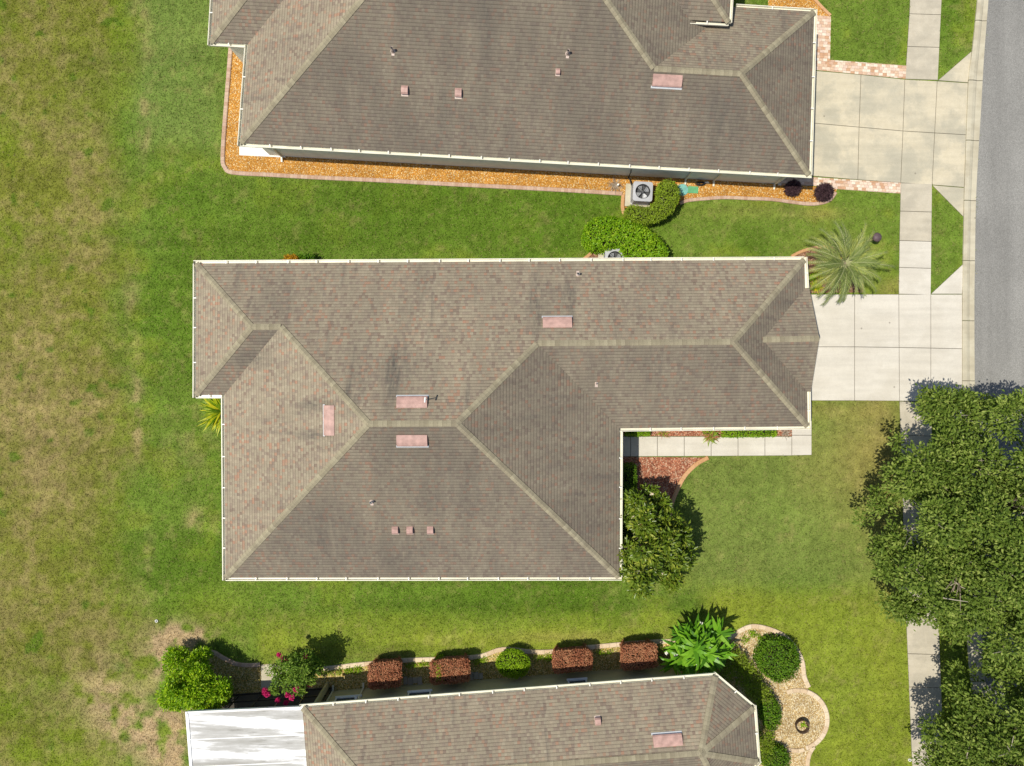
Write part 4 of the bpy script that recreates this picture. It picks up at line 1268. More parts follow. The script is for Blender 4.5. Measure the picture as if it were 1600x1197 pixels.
    # dry rims between field and lawn
    k = blob(214, 640, 9, 70, .9) + blob(205, 470, 14, 60, .35) + blob(228, 905, 12, 60, .55) + blob(225, 130, 10, 90, .5) + blob(215, 30, 14, 30, .4) + blob(300, 700, 45, 40, .3) + blob(306, 820, 14, 26, .7) + blob(225, 210, 8, 20, .5)
    c = mixc(c, np.broadcast_to(tan, c.shape), np.clip(k * 1.5 * sstep(0.38, 0.68, n3_ * 0.6 + fbm(X, Y, 1.3, 81, 3) * 0.4), 0, .8))
    bare = blob(275, 1000, 36, 24, 1.2) + blob(255, 1030, 26, 30, .9) + blob(310, 990, 30, 8, .6) + blob(265, 1160, 40, 60, .9) + blob(200, 1130, 50, 50, .55) + blob(160, 1080, 50, 60, .4)
    c = mixc(c, np.broadcast_to(np.array([0.45, 0.33, 0.19]), c.shape), np.clip(bare * 1.5 * sstep(0.3, 0.62, n3_), 0, .95))
    # thin spots where straw shows, and tufts, at the scale of a hand
    n6 = fbm(X, Y, 0.28, 51, 3); n7 = fbm(X, Y, 1.1, 55, 3)
    c = mixc(c, np.broadcast_to(np.array([0.36, 0.30, 0.12]), c.shape), sstep(0.55, 0.75, n6 * 0.6 + n7 * 0.4) * 0.27)
    # mowing passes: long faint bands, along the gaps between houses and across the front
    rows = fbm(X * 0.05 + 3, Y, 0.55, 71, 2); colsn = fbm(X, Y * 0.05, 0.55, 75, 2)
    k = np.where(px < 1080, rows, 0.5 * rows + 0.5 * colsn)
    c = c * (0.84 + 0.32 * k)[..., None]
    c = c * (0.72 + 0.58 * fbm(X, Y, 0.22, 61, 2))[..., None]
    return c


def build_ground():
    xs = np.concatenate([[-400, -150, -70, -50], np.arange(-40, 40.01, 0.13), [50, 70, 150, 400]])
    ys = np.concatenate([[-400, -150, -70, -42], np.arange(-33, 33.01, 0.13), [42, 70, 150, 400]])
    X, Y = np.meshgrid(xs, ys)
    C = ground_colour(X, Y)
    far = sstep(0, 6, np.maximum(np.abs(X) - 33, np.abs(Y) - 26))[..., None]      # the lots beyond: plain lawn
    C = C * (1 - far) + np.array([0.125, 0.185, 0.03]) * far
    Z = np.zeros_like(X)
    V = np.stack([X, Y, Z], -1).reshape(-1, 3)
    nx, ny = len(xs), len(ys)
    i = np.arange(nx * ny).reshape(ny, nx)
    q = np.stack([i[:-1, :-1], i[:-1, 1:], i[1:, 1:], i[1:, :-1]], -1).reshape(-1)
    me = bpy.data.meshes.new('ground'); me.vertices.add(len(V)); me.vertices.foreach_set('co', V.astype(np.float32).ravel())
    n = len(q) // 4
    me.loops.add(len(q)); me.loops.foreach_set('vertex_index', q.astype(np.int32)); me.polygons.add(n)
    me.polygons.foreach_set('loop_start', np.arange(0, n * 4, 4, dtype=np.int32)); me.update(calc_edges=True)
    a = me.attributes.new('Col', 'FLOAT_COLOR', 'POINT')
    a.data.foreach_set('color', np.concatenate([C.reshape(-1, 3), np.ones((nx * ny, 1))], 1).astype(np.float32).ravel())
    me.materials.append(M['lawn'])
    o = bpy.data.objects.new('ground', me); COL.objects.link(o)
    tag(o, kind='structure')


def build_grass(n=560000):
    X = RNG.uniform(-26.5, 24.5, n); Y = RNG.uniform(-20, 20, n)
    bad = np.zeros(n, bool)
    jx = X + RNG.normal(size=n) * 0.03; jy = Y + RNG.normal(size=n) * 0.03
    for p in NO_GRASS: bad |= in_poly(jx, jy, p)
    X, Y = X[~bad], Y[~bad]; n = len(X)
    c = ground_colour(X, Y)
    a = RNG.uniform(0, 6.283, n); e = RNG.uniform(0.1, 1.0, n); L = RNG.uniform(0.06, 0.15, n); W = RNG.uniform(0.018, 0.042, n)
    d = np.stack([np.cos(a), np.sin(a), np.zeros(n)], 1); s = np.stack([-np.sin(a), np.cos(a), np.zeros(n)], 1)
    b = np.stack([X, Y, np.full(n, 0.0)], 1)
    V = np.empty((n, 3, 3)); V[:, 0] = b - s * W[:, None] / 2; V[:, 1] = b + s * W[:, None] / 2
    V[:, 2] = b + d * (L * np.cos(e))[:, None]; V[:, 2, 2] += L * np.sin(e) * 0.75
    v = 0.55 + 1.1 * RNG.random(n)
    tone = RNG.random(n)
    col = c * v[:, None]
    k = (tone > 0.91)[:, None]
    col = np.where(k, col * 0.4 + np.array([0.40, 0.34, 0.15]) * 0.6, col)
    col = np.clip(np.repeat(col, 3, 0), 0, 1)
    me = bpy.data.meshes.new('lawn_grass'); me.vertices.add(n * 3); me.vertices.foreach_set('co', V.astype(np.float32).ravel())
    me.loops.add(n * 3); me.loops.foreach_set('vertex_index', np.arange(n * 3, dtype=np.int32)); me.polygons.add(n)
    me.polygons.foreach_set('loop_start', np.arange(0, n * 3, 3, dtype=np.int32)); me.update(calc_edges=True)
    at_ = me.attributes.new('Col', 'FLOAT_COLOR', 'POINT')
    at_.data.foreach_set('color', np.concatenate([col, np.ones((n * 3, 1))], 1).astype(np.float32).ravel())
    me.materials.append(M['blade'])
    o = bpy.data.objects.new('lawn_grass', me); COL.objects.link(o)
    tag(o, 'short mown grass covering the lawns and the dry field', 'grass', kind='stuff')


def build_paving():
    # sidewalk slabs between the driveways
    def run(ys):
        return [[(lerp_x(W_L, y0), y0), (lerp_x(W_R, y0 + 1.5), y0 + 1.5), (lerp_x(W_R, y1 + 1.5), y1 + 1.5), (lerp_x(W_L, y1), y1)] for y0, y1 in zip(ys[:-1], ys[1:])]
    slabs('sidewalk', run([-30, 22, 73, 124]) + run([286, 330, 376]) + run([627, 680, 732, 783, 832, 882, 921, 970, 1021, 1073, 1124, 1174, 1225]), M['walk'])
    new_walk = run([376, 418, 459.5])
    # north driveway, old and stained
    A = [(1277, 111), (1345, 117), (1413.5, 124.5), (1464, 127), (1512, 130)]
    B = [(1273, 193), (1342, 199), (1410.5, 205), (1460, 208), (1509, 211)]
    C = [(1269, 276), (1340, 281), (1407, 286), (1456, 289), (1506, 293)]
    q = []
    for r0, r1 in ((A, B), (B, C)):
        for k in range(4): q.append([r0[k], r0[k + 1], r1[k + 1], r1[k]])
    q[0][0] = (1230, 107); q[0][3] = (1230, 189); q[4][0] = (1230, 189); q[4][3] = (1230, 272)
    q += [[(1465, 126), (1518, 80), (1512, 129.5)], [(1456, 289.5), (1506, 293.5), (1505, 339)]]
    slabs('north_driveway', q, M['drive_old'], .034)
    A = [(1225, 460), (1335, 460), (1404, 460), (1454, 460), (1503, 460)]
    B = [(1225, 542), (1335, 542), (1404.5, 543), (1454, 544), (1503, 545)]
    C = [(1225, 626), (1335, 626), (1405, 626.5), (1454, 627.5), (1503, 628)]
    q = []
    for r0, r1 in ((A, B), (B, C)):
        for k in range(4): q.append([r0[k], r0[k + 1], r1[k + 1], r1[k]])
    q += [[(1454, 459.5), (1506, 411), (1503, 459.5)], [(1454, 628), (1503, 628.5), (1504.5, 676)]] + new_walk
    slabs('driveway', q, M['drive_new'], .036)
    # front walk of the middle house
    xs = [940, 985, 1027, 1069, 1111, 1153, 1195, 1237]
    q = [[(x0, 682), (x1, 682), (x1, 713.5 - .006 * (x1 - 960)), (x0, 713.5 - .006 * (x0 - 960))] for x0, x1 in zip(xs[:-1], xs[1:])]
    q += [[(1237, 680), (1268, 680), (1268, 711), (1237, 711.7)], [(1237, 627), (1268, 627), (1268, 680), (1237, 680)]]
    slabs('front_walk', q, M['drive_new'], .035)
    # patio slabs
    slabs('patio', [[(374, 196), (447, 200), (447, 247), (374, 243.5)]], M['patio_white'], .06)
    slabs('side_patio', [[(408, 1038), (470, 1034), (470, 1070), (408, 1076)]], M['kerb'], .05)
    # road, reaching past the frame both ways
    kr = [at(x, y) for x, y in K_R]
    up = (kr[0] - kr[1]).normalized(); dn = (kr[-1] - kr[-2]).normalized()
    poly = [kr[0] + up * 120] + kr + [kr[-1] + dn * 120]
    right = [p + Vector((7.3, 0, 0)) for p in poly[::-1]]
    w = [tuple(p[:2]) for p in poly + right]
    NO_GRASS.append(w)
    mb = MB()
    for i in range(len(poly) - 1):
        a, b = poly[i], poly[i + 1]; c, d = b + Vector((7.3, 0, 0)), a + Vector((7.3, 0, 0))
        mb.face([(a.x, a.y, .012), (b.x, b.y, .012), (c.x, c.y, .012), (d.x, d.y, .012)])
    tag(mb.build('road', M['asphalt']), kind='structure')
    # rolled kerb: cross-section swept along the street, in sections with joints
    L = smooth_line([at(x, y) for x, y in K_L], 10); R = smooth_line([at(x, y) for x, y in K_R], 10)
    def resample(P, n):
        d = [0]
        for a, b in zip(P[:-1], P[1:]): d.append(d[-1] + (b - a).length)
        out = []; j = 0
        for k in range(n + 1):
            s = d[-1] * k / n
            while j < len(d) - 2 and d[j + 1] < s: j += 1
            t = (s - d[j]) / (d[j + 1] - d[j]); out.append(P[j].lerp(P[j + 1], t))
        return out
    n = 182
    L = resample(L, n); R = resample(R, n)
    mb = MB(); prof = [(0.0, 0.0), (0.0, .075), (.03, .092), (.3, .088), (.5, .055), (.6, .022), (1.0, .026), (1.0, .0)]
    for i in range(n):
        joint = (i % 13 == 12)
        a0, b0, a1, b1 = L[i], R[i], L[i + 1], R[i + 1]
        if joint:
            a1 = a0.lerp(a1, .86); b1 = b0.lerp(b1, .86)
        r0 = [a0.lerp(b0, t) + Vector((0, 0, z)) for t, z in prof]; r1 = [a1.lerp(b1, t) + Vector((0, 0, z)) for t, z in prof]
        for k in range(len(prof) - 1): mb.face([r0[k], r1[k], r1[k + 1], r0[k + 1]])
        if joint:
            e0, e1 = L[i + 1], R[i + 1]
            mb.face([a1 + Vector((0, 0, .013)), b1 + Vector((0, 0, .013)), e1 + Vector((0, 0, .013)), e0 + Vector((0, 0, .013))], 1)
        NO_GRASS.append([tuple(p[:2]) for p in (a0, b0, b1, a1)])
    tag(mb.build('kerb', [M['kerb'], M['joint']]), kind='structure')
    # paver borders of the north driveway
    def paver(name, poly, rot=0.0, z=.03):
        w = [tuple(at(x, y)[:2]) for x, y in poly]; NO_GRASS.append(w)
        mb = MB(); mb.prism(w, 0, z, 0, rot); tag(mb.build(name, M['paver']), kind='structure')
    paver('paver_walk', [(1250, 22), (1298, 26), (1296.5, 94), (1416, 103), (1414.5, 123.5), (1277, 110), (1250, 108)], .055)
    paver('paver_border', [(1215, 274), (1268, 277), (1407, 286), (1406.5, 302.5), (1303, 295.5), (1270, 290), (1215, 290)], .055)


def build_beds():
    # ---- north house gravel bed
    outer = smooth_line(pts([(362, 60), (359, 100), (353, 175), (348.5, 245), (352, 262), (364, 270), (420, 273.5), (500, 278), (600, 282.5), (700, 288), (800, 293), (900, 298.5), (972, 303)]), 4)
    uu = smooth_line(pts([(973.5, 304), (973, 328), (983, 344), (1005, 352)]), 5)
    ue = smooth_line(pts([(1062, 318), (1075, 313.5), (1100, 311), (1133, 309), (1170, 310.5), (1206, 312), (1240, 316.5), (1262, 319), (1281, 318), (1296, 312.5), (1305, 301)]), 4)
    poly = list(outer) + list(uu) + pts([(1040, 340)]) + list(ue) + pts([(1308, 296), (1268, 291), (1215, 289), (900, 240), (420, 200), (400, 60)])
    bed('gravel_bed', poly, M['orange_gravel'])
    edging(outer, .2, M['edge_pink'], 'pale pink paver edging, long strip bordering the orange gravel along the north house')
    edging(uu, .17, M['edge_orange'], 'short orange edging curve at the foot of the hedge round the north cooling unit')
    edging(ue, .17, M['edge_pink'], 'pink edging curve bordering the orange gravel near the paver border and purple shrub')
    bed('entry_gravel_bed', pts([(1200, -30), (1200, 20), (1276, 24), (1296, 27), (1274, 5), (1262, -30)]), M['orange_gravel'])
    edging(smooth_line(pts([(1262, -30), (1268, -8), (1280, 8), (1297, 25)]), 4), .14, M['edge_orange'], 'short edging beside the paver walk at the top edge of the view')
    # ---- middle house: red mulch in the corner of the front walk
    arc = smooth_line(pts([(1106, 715), (1088, 725), (1070, 743), (1058, 765), (1050, 785), (1044, 812), (1030, 850), (1005, 880), (972, 893)]), 5)
    bed('red_mulch_bed', pts([(960, 713.5)]) + [Vector(p) for p in arc] + pts([(960, 893)]), M['red_mulch'])
    edging(arc, .2, M['edge_orange'], 'curved orange edging between the red mulch and the front lawn')
    bed('foundation_bed', pts([(960, 655), (1237, 655), (1237, 681.5), (960, 681.5)]), M['red_mulch'], .022)
    pb = smooth_line(pts([(1236, 401), (1255, 392), (1285, 386), (1318, 394), (1342, 418), (1346, 457)]), 5)
    bed('palm_bed', [Vector(p) for p in pb] + pts([(1225, 458.5), (1225, 405)]), M['brown_mulch'], .02)
    edging(pb, .15, M['edge_orange'], 'orange edging curve round the mulch under the palm')
    ab = smooth_line(pts([(908, 408), (920, 399), (930, 389), (940, 380)]), 4)
    bed('cooling_unit_bed', [Vector(p) for p in ab] + pts([(1000, 372), (1035, 385), (1045, 408)]), M['brown_mulch'], .02)
    edging(ab, .16, M['edge_orange'], 'short orange edging beside the hedge at the middle cooling unit')
    # ---- south house beds
    e1 = smooth_line(pts([(314, 1016), (334, 1019), (350, 1028), (370, 1037), (390, 1039), (407, 1038)]), 5)
    e2 = smooth_line(pts([(472, 1034), (490, 1041), (510, 1044), (560, 1038), (640, 1031), (700, 1029), (750, 1025), (785, 1014), (830, 1018), (870, 1017), (940, 1009), (1000, 1004), (1055, 1001), (1100, 1000), (1138, 996), (1158, 984),
                           (1176, 978), (1200, 982), (1224, 993), (1243, 1013), (1253, 1034), (1256, 1056), (1263, 1073)]), 5)
    cx, cy, r = 1246, 1124, 46
    ring = [at(cx + r * math.cos(math.radians(a)), cy - r * math.sin(math.radians(a))) for a in range(112, -79, -6)]
    tail = smooth_line(pts([(1256, 1170), (1250, 1172), (1240, 1172), (1230, 1170)]), 4)
    tl2 = smooth_line(pts([(1271, 1166), (1264, 1178), (1261, 1197), (1262, 1225)]), 4)
    poly = pts([(300, 1080), (314, 1016)]) + [Vector(p) for p in e1] + [Vector(p) for p in e2] + [p for p in ring[7:]] + [Vector(p) for p in tl2] + pts([(1180, 1225), (1180, 1120), (1110, 1080), (520, 1110), (340, 1100)])
    bed('south_gravel_bed', poly, M['yellow_gravel'], .02)
    pale = pts([(1120, 1010)]) + [Vector(p) for p in e2 if p.x > at(1130, 0).x] + [p for p in ring[7:]] + [Vector(p) for p in tl2] + pts([(1185, 1225), (1170, 1110), (1140, 1050)])
    bed('pale_gravel_bed', pale, M['pale_gravel'], .026)
    edging(e1, .2, M['edge_pink'], 'wavy edging strip in the shade of the bright round tree, west of the patio slab')
    edging(e2, .22, M['edge_cream'], 'long cream edging north of the clipped red hedges, swinging round the round shrub')
    edging(ring, .22, M['edge_cream'], 'round cream edging that circles the gravel with the fire bowl')
    edging(tail, .2, M['edge_cream'], 'short cream edging piece below the fire bowl circle')
    edging(tl2, .2, M['edge_cream'], 'cream edging leaving the fire bowl circle toward the bottom edge')


# ------------------------------------------------------------------ garden things
def ac_unit(name, loc, rz, label):
    o = empty(name, loc, label, 'air conditioner', 'outdoor cooling units between the two houses', rz)
    W, D, Ht = .95, .95, .86
    pad = MB(); pad.box((-.1, 0, .05), (1.25, 1.12, .1)); pad.build('pad', M['kerb'], o)
    b = MB()
    def rr(w, d, z, r=.1, n=5):
        out = []
        for sx, sy, a0 in ((1, 1, 0), (-1, 1, 90), (-1, -1, 180), (1, -1, 270)):
            for k in range(n + 1):
                a = math.radians(a0 + 90 * k / n); out.append(Vector((sx * (w / 2 - r) + r * math.cos(a), sy * (d / 2 - r) + r * math.sin(a), z)))
        return out
    lv = [(W, .1), (W, .18), (W - .04, .19), (W - .04, .74), (W, .75), (W, .84)]
    rings = [rr(w, w, z) for w, z in lv]
    for r0, r1 in zip(rings[:-1], rings[1:]):
        for k in range(len(r0)):
            j = (k + 1) % len(r0); b.face([r0[k], r0[j], r1[j], r1[k]])
    # louvre ribs
    for k in range(13):
        t = -W / 2 + .09 + (W - .18) * k / 12
        for sx, sy in ((t, -W / 2 + .015), (t, W / 2 - .015)): b.box((sx, sy, .465), (.018, .03, .55))
        for sx, sy in ((-W / 2 + .015, t), (W / 2 - .015, t)): b.box((sx, sy, .465), (.03, .018, .55))
    b.build('casing', M['ac'], o)
    # top plate with round opening
    t = MB(); R = .36; outer = rr(W, W, .845); n = 48
    def sq(a):
        best = None; d = Vector((math.cos(a), math.sin(a), 0)); s = 1 / max(abs(d.x), abs(d.y)) * (W / 2)
        p = d * s; lim = W / 2 - .1
        if abs(p.x) > lim and abs(p.y) > lim:
            c = Vector((math.copysign(lim, p.x), math.copysign(lim, p.y), 0)); 
            bq = d.dot(c); q = bq + math.sqrt(max(0, bq * bq - c.length_squared + .01)); p = d * q
        p.z = .845; return p
    for k in range(n):
        a0, a1 = 2 * math.pi * k / n, 2 * math.pi * (k + 1) / n
        i0, i1 = Vector((R * math.cos(a0), R * math.sin(a0), .86)), Vector((R * math.cos(a1), R * math.sin(a1), .86))
        t.face([i0, sq(a0), sq(a1), i1])
        t.face([i1, i0, i0 - Vector((0, 0, .3)), i1 - Vector((0, 0, .3))])
    t.build('top_plate', M['ac'], o)
    well = MB(); well.lathe((0, 0, .58), [(R - .004, .25), (R - .004, 0), (0.001, 0)], 24); well.build('fan_well', M['ac_dark'], o)
    fan = MB()
    for k in range(4):
        a = k * math.pi / 2 + .5
        P = []
        for r, da, z in ((.06, -.3, .70), (.31, -.42, .69), (.335, .05, .745), (.31, .42, .77), (.06, .35, .74)):
            P.append((r * math.cos(a + da), r * math.sin(a + da), z))
        fan.face(P)
    fan.build('fan_blade', M['fan'], o)
    hub = MB(); hub.lathe((0, 0, .72), [(.085, 0), (.085, .09), (.05, .12), (.001, .125)], 16); hub.build('fan_motor', M['ac_dark'], o)
    gr = MB()
    for r in (.12, .2, .28, .35):
        gr.tube([(r * math.cos(a * math.pi / 12), r * math.sin(a * math.pi / 12), .872) for a in range(25)], .004, 5, cap=False)
    for k in range(8):
        a = k * math.pi / 4; gr.bar((.08 * math.cos(a), .08 * math.sin(a), .875), (.37 * math.cos(a), .37 * math.sin(a), .868), .007)
    gr.build('fan_guard', M['ac_dark'], o)
    return o


def hedge_thing(name, poly, h, mat, label, cat, group=None, **kw):
    c = np.mean([[p[0], p[1]] for p in poly], axis=0)
    o = empty(name, (c[0], c[1], 0), label, cat, group)
    loc = [(p[0] - c[0], p[1] - c[1]) for p in poly]
    box_hedge('foliage', mat, o, loc, h, **kw)
    st = MB()
    for k in range(3):
        st.tube([(random.uniform(-.15, .15), random.uniform(-.1, .1), -.02), (random.uniform(-.1, .1), random.uniform(-.1, .1), h * .6)], [.03, .015], 6)
    st.build('stem', M['bark'], o)
    return o


def build_plants():
    Z1 = 1.25
    # clipped hedges along the south house
    for k, (x0, x1, y0, y1, lab) in enumerate(((574, 627, 1037, 1078, 'clipped copper red hedge, leftmost in the row, beside the pink flowering shrub'),
                                 (671, 734, 1033, 1070, 'clipped red hedge with a lime green streak, second from the left'),
                                 (863, 926, 1018, 1052, 'clipped red hedge just right of the round lime shrub'),
                                 (970, 1028, 1009, 1048, 'clipped copper red hedge nearest the white flowering bush'))):
        P = [at(x0, y0 + 3, Z1), at(x0 + 6, y0, Z1), at(x1 - 8, y0 - 3, Z1), at(x1, y0 + 1, Z1), at(x1, y1 - 6, Z1), at(x1 - 4, y1 - 3, Z1), at(x0 + 6, y1 + 2, Z1), at(x0, y1 - 3, Z1)]
        o = hedge_thing('clipped_hedge', P, Z1, M['leaf_red'], lab, 'hedge', 'clipped red hedges along the south house', leaf=.07, dens=1050, jag=.03, seed=k, dome=.1, taper=.34)
        if k == 1:
            c = at(686, 1050, Z1); lo = Vector((c.x, c.y, 0)) - o.location
            box_hedge('lime_patch', M['leaf_lime'], o, [(lo.x - .2, lo.y - .5), (lo.x + .22, lo.y - .5), (lo.x + .1, lo.y + .35), (lo.x - .25, lo.y + .4)], Z1 + .04, leaf=.07, dens=700, jag=.03)
    c = at(802, 1040, 1.0); hedge_thing('round_shrub', ngon(c.x, c.y, .84, .72, 22, 0, .03), 1.0, M['leaf_lime'], 'round clipped lime green shrub between the red hedges', 'shrub', 'round clipped shrubs', leaf=.065, dens=1000, jag=.035, dome=.25, taper=.3)
    for x, y, r, ry, hh, lab in ((1218, 1032, .98, 1.05, .9, 'largest round dark green shrub inside the swinging cream edging'), (1205, 1115, .45, .82, .8, 'smaller oval green shrub beside the east eave of the south house'),
                             (1214, 1190, .62, .62, .8, 'round green shrub cut by the bottom edge below the fire bowl')):
        c = at(x, y, hh * .8); hedge_thing('round_shrub', ngon(c.x, c.y, r, ry, 24, .2, .05), hh, M['leaf_round'], lab, 'shrub', 'round clipped shrubs', leaf=.085, dens=620, jag=.06, dome=.35)
    # hedges round the cooling units
    z = 1.3
    P = pts([(1031, 284), (1044, 279), (1056, 284), (1063, 296), (1062, 312), (1052, 330), (1036, 342), (1014, 349), (992, 346), (979, 335), (977, 326), (986, 319), (1000, 321), (1015, 322), (1028, 312), (1028, 296)], z)
    hedge_thing('curved_hedge', P, z, M['leaf_mixed'], 'curved hedge with a brownish top wrapping the north cooling unit', 'hedge', 'hedges round the cooling units', leaf=.075, dens=900, jag=.07, dome=.14, taper=.18)
    z = 1.2
    P = pts([(916, 356), (930, 341), (955, 337), (985, 344), (1012, 356), (1032, 372), (1043, 388), (1044, 404), (1030, 412), (978, 412), (975, 396), (968, 384), (950, 388), (925, 386), (915, 374)], z)
    hedge_thing('curved_hedge', P, z, M['leaf_hedge'], 'bright green curved hedge wrapping the cooling unit at the middle house eave', 'hedge', 'hedges round the cooling units', leaf=.10, dens=620, jag=.07, dome=.2)
    # hedge in the shade of the east wall and the low strip along the walk
    P = pts([(974, 728), (995, 728), (996, 800), (996, 850), (972, 852)], 1.0)
    hedge_thing('wall_hedge', P, 1.0, M['leaf_round'], 'dark hedge strip against the east wall, by the red mulch', 'hedge', leaf=.07, dens=700, jag=.05)
    P = pts([(1130, 665), (1214, 664), (1214, 682), (1131, 683)], .45)
    hedge_thing('low_hedge', P, .45, M['leaf_hedge'], 'low green hedge strip between the garage wing eave and the front walk', 'hedge', leaf=.06, dens=900, jag=.05)
    P = pts([(978, 664), (1016, 664), (1016, 681), (978, 681)], .4)
    hedge_thing('low_hedge', P, .4, M['leaf_hedge'], 'small low shrub strip at the inner corner by the front walk', 'hedge', leaf=.06, dens=900, jag=.05)
    c = at(1112, 682, .3)
    o = empty('leafy_plant', (c.x, c.y, 0), 'sprawling green plant with reddish tips leaning over the front walk', 'plant')
    strap_tuft('foliage', M['leaf_mixed'], o, (0, .05, .05), 90, .52, .05, (.1, 1.2), (.1, 1.0), .1)
    strap_tuft('reddish_tips', M['leaf_red'], o, (0, .05, .1), 26, .5, .04, (.2, 1.0), (.2, 1.0), .1)
    c = at(1038, 676, .2)
    o = empty('leafy_plant', (c.x, c.y, 0), 'thin twiggy plant on the red mulch by the front walk', 'plant')
    strap_tuft('foliage', M['leaf_red'], o, (0, 0, .03), 40, .36, .025, (.1, 1.1), (.3, 1.0), .08)
    strap_tuft('green_leaves', M['leaf_mixed'], o, (0, 0, .03), 30, .34, .03, (.1, 1.1), (.3, 1.0), .08)
    c = at(1229, 677, .2)
    o = empty('leafy_plant', (c.x, c.y, 0), 'small pale dry plant at the downspout beside the front walk', 'plant')
    strap_tuft('foliage', M['leaf_dry'], o, (0, 0, .03), 60, .3, .025, (.1, 1.2), (0, 1), .06)
    # small purple shrubs
    for x, y, r, lab in ((1239, 294, .3, 'small dark purple shrub in the wall shade by the downspout'), (1288, 300, .37, 'round purple shrub on sunlit orange gravel at the end of the paver border')):
        c = at(x, y, .4); o = empty('purple_shrub', (c.x, c.y, 0), lab, 'shrub', 'small purple shrubs')
        crown('foliage', M['leaf_purple'], o, [((0, 0, .36), (r, r, .34))], 420, 5, .03, .13, .03, .5, 9, core=.6)
    # straps at the west wall
    c = at(341, 646, .5); o = empty('strap_plant', (c.x, c.y, 0), 'yellow green strap leaved plant in the notch of the west wall', 'plant')
    strap_tuft('foliage', M['leaf_yucca'], o, (.12, .1, .12), 170, 1.25, .085, (.05, 1.25), (.0, 1.0), .07, (1.3, 4.9), 5, .55)
    c = at(456, 403, .8); o = empty('orange_plant', (c.x, c.y - .05, 0), 'orange leaved plant peeking out above the north eave', 'plant')
    crown('foliage', M['petal_orange'], o, [((-.05, -.12, .66), (.32, .27, .22)), ((.1, -.15, .45), (.26, .26, .28))], 200, 6, .05, .16, .05, .5, 9)
    c = at(478, 404, .6); o = empty('green_plant', (c.x, c.y - .08, 0), 'dark green plant beside the orange plant at the north eave', 'plant')
    crown('foliage', M['leaf_round'], o, [((0, -.05, .45), (.36, .3, .4))], 200, 6, .05, .13, .05, .5, 9)
    # under the palm
    for x, y, m, lab, s in ((1270, 433, 'leaf_lime', 'small lime green plant under the palm beside the garage gutter', .3), (1283, 427, 'leaf_yucca', 'yellow green tufted plant on the mulch under the palm', .4), (1276, 447, 'leaf_yucca', 'sprawling yellow tufted plant on the mulch at the driveway corner', .42)):
        c = at(x, y, .2); o = empty('tufted_plant', (c.x, c.y, 0), lab, 'plant', 'small plants under the palm')
        strap_tuft('foliage', M[m], o, (0, 0, .02), 60, s, .05, (.1, 1.2), (.1, 1.), .06)
    # straggly hedge round the chamfered corner
    o = empty('straggly_hedge', at(1160, 1060), 'loose pale green straggly plants along the angled corner of the south house', 'hedge')
    lobes = []
    base = o.location
    for x, y in ((1128, 1018), (1145, 1018), (1155, 1030), (1163, 1040), (1170, 1052), (1178, 1064), (1186, 1076), (1193, 1086), (1142, 1035), (1150, 1050), (1162, 1062), (1172, 1075), (1183, 1090), (1196, 1150), (1196, 1165), (1194, 1180), (1195, 1140), (1135, 1050)):
        c = at(x, y, .45) - base; lobes.append(((c.x, c.y, .42), (random.uniform(.3, .42), random.uniform(.3, .42), random.uniform(.35, .5))))
    crown('foliage', M['leaf_mixed'], o, lobes, 1500, 6, .06, .1, .035, .45, .75, 3.5)
    lobes = []
    for x, y in ((515, 1049), (530, 1048), (545, 1047), (556, 1046), (640, 1039), (652, 1038), (662, 1037), (745, 1033), (755, 1031), (838, 1027), (850, 1027), (860, 1026), (940, 1020), (955, 1018), (1035, 1013), (1045, 1014), (1175, 990), (1190, 996), (1165, 1000)):
        c = at(x + random.uniform(-3, 3), y, .08); lobes.append(((c.x, c.y, .05), (random.uniform(.12, .3), random.uniform(.08, .14), .09)))
    tag(crown('ground_cover', M['leaf_lime'], None, lobes, 520, 5, .05, .075, .04, .3, 9, 2), 'low lime green ground cover scattered inside the cream edging', 'ground cover', kind='stuff')
    # ---- bright citrus-like tree at the lanai
    c = at(293, 1076, 2.0); o = empty('round_tree', (c.x, c.y, 0), 'bright yellow green round tree at the corner of the white lanai roof', 'tree')
    lobes = []
    for k in range(26):
        a = random.uniform(0, 6.28); r = random.uniform(.2, 1.42); zz = random.uniform(1.0, 2.6) - .35 * r
        lobes.append(((r * math.cos(a), r * math.sin(a), zz), (random.uniform(.42, .68),) * 2 + (random.uniform(.4, .6),)))
    crown('crown', M['leaf_citrus'], o, lobes, 2500, 8, .075, .14, .06, .4, .55, 2.3)
    limbs(o, (0, 0, 0), [(.7, .3, 1.7), (-.6, .5, 1.8), (.1, -.7, 1.7), (-.3, -.2, 2.1)], .08, M['bark'], (0, 0, .8))
    # ---- magnolia in front of the east wall
    c = at(1020, 848, 3.2); o = empty('magnolia_tree', (c.x, c.y, 0), 'glossy dark magnolia with a few cream blossoms by the east eave', 'tree')
    lobes = []
    for x, y, zz, r in ((1000, 790, 2.6, .62), (1035, 790, 2.3, .6), (985, 825, 2.7, .62), (1010, 820, 3.6, .75), (1050, 815, 2.8, .7), (985, 860, 2.6, .65), (1010, 855, 4.2, .85), (1040, 850, 3.6, .8), (1065, 835, 2.6, .62),
                        (990, 890, 2.7, .7), (1015, 890, 3.7, .85), (1045, 880, 3.0, .75), (1005, 915, 2.4, .62), (1030, 915, 2.3, .65), (1055, 905, 2.2, .55), (1072, 860, 2.2, .5), (1022, 775, 2.0, .4), (1078, 875, 1.8, .4)):
        q = at(x - 4, y, zz); lobes.append(((q.x - c.x, q.y - c.y, zz), (r * .66, r * .66, r * .6)))
        for _ in range(2):
            a = random.uniform(0, 6.28); lobes.append(((q.x - c.x + r * .7 * math.cos(a), q.y - c.y + r * .7 * math.sin(a), zz + random.uniform(-.7, .2)), (r * .36,) * 3))
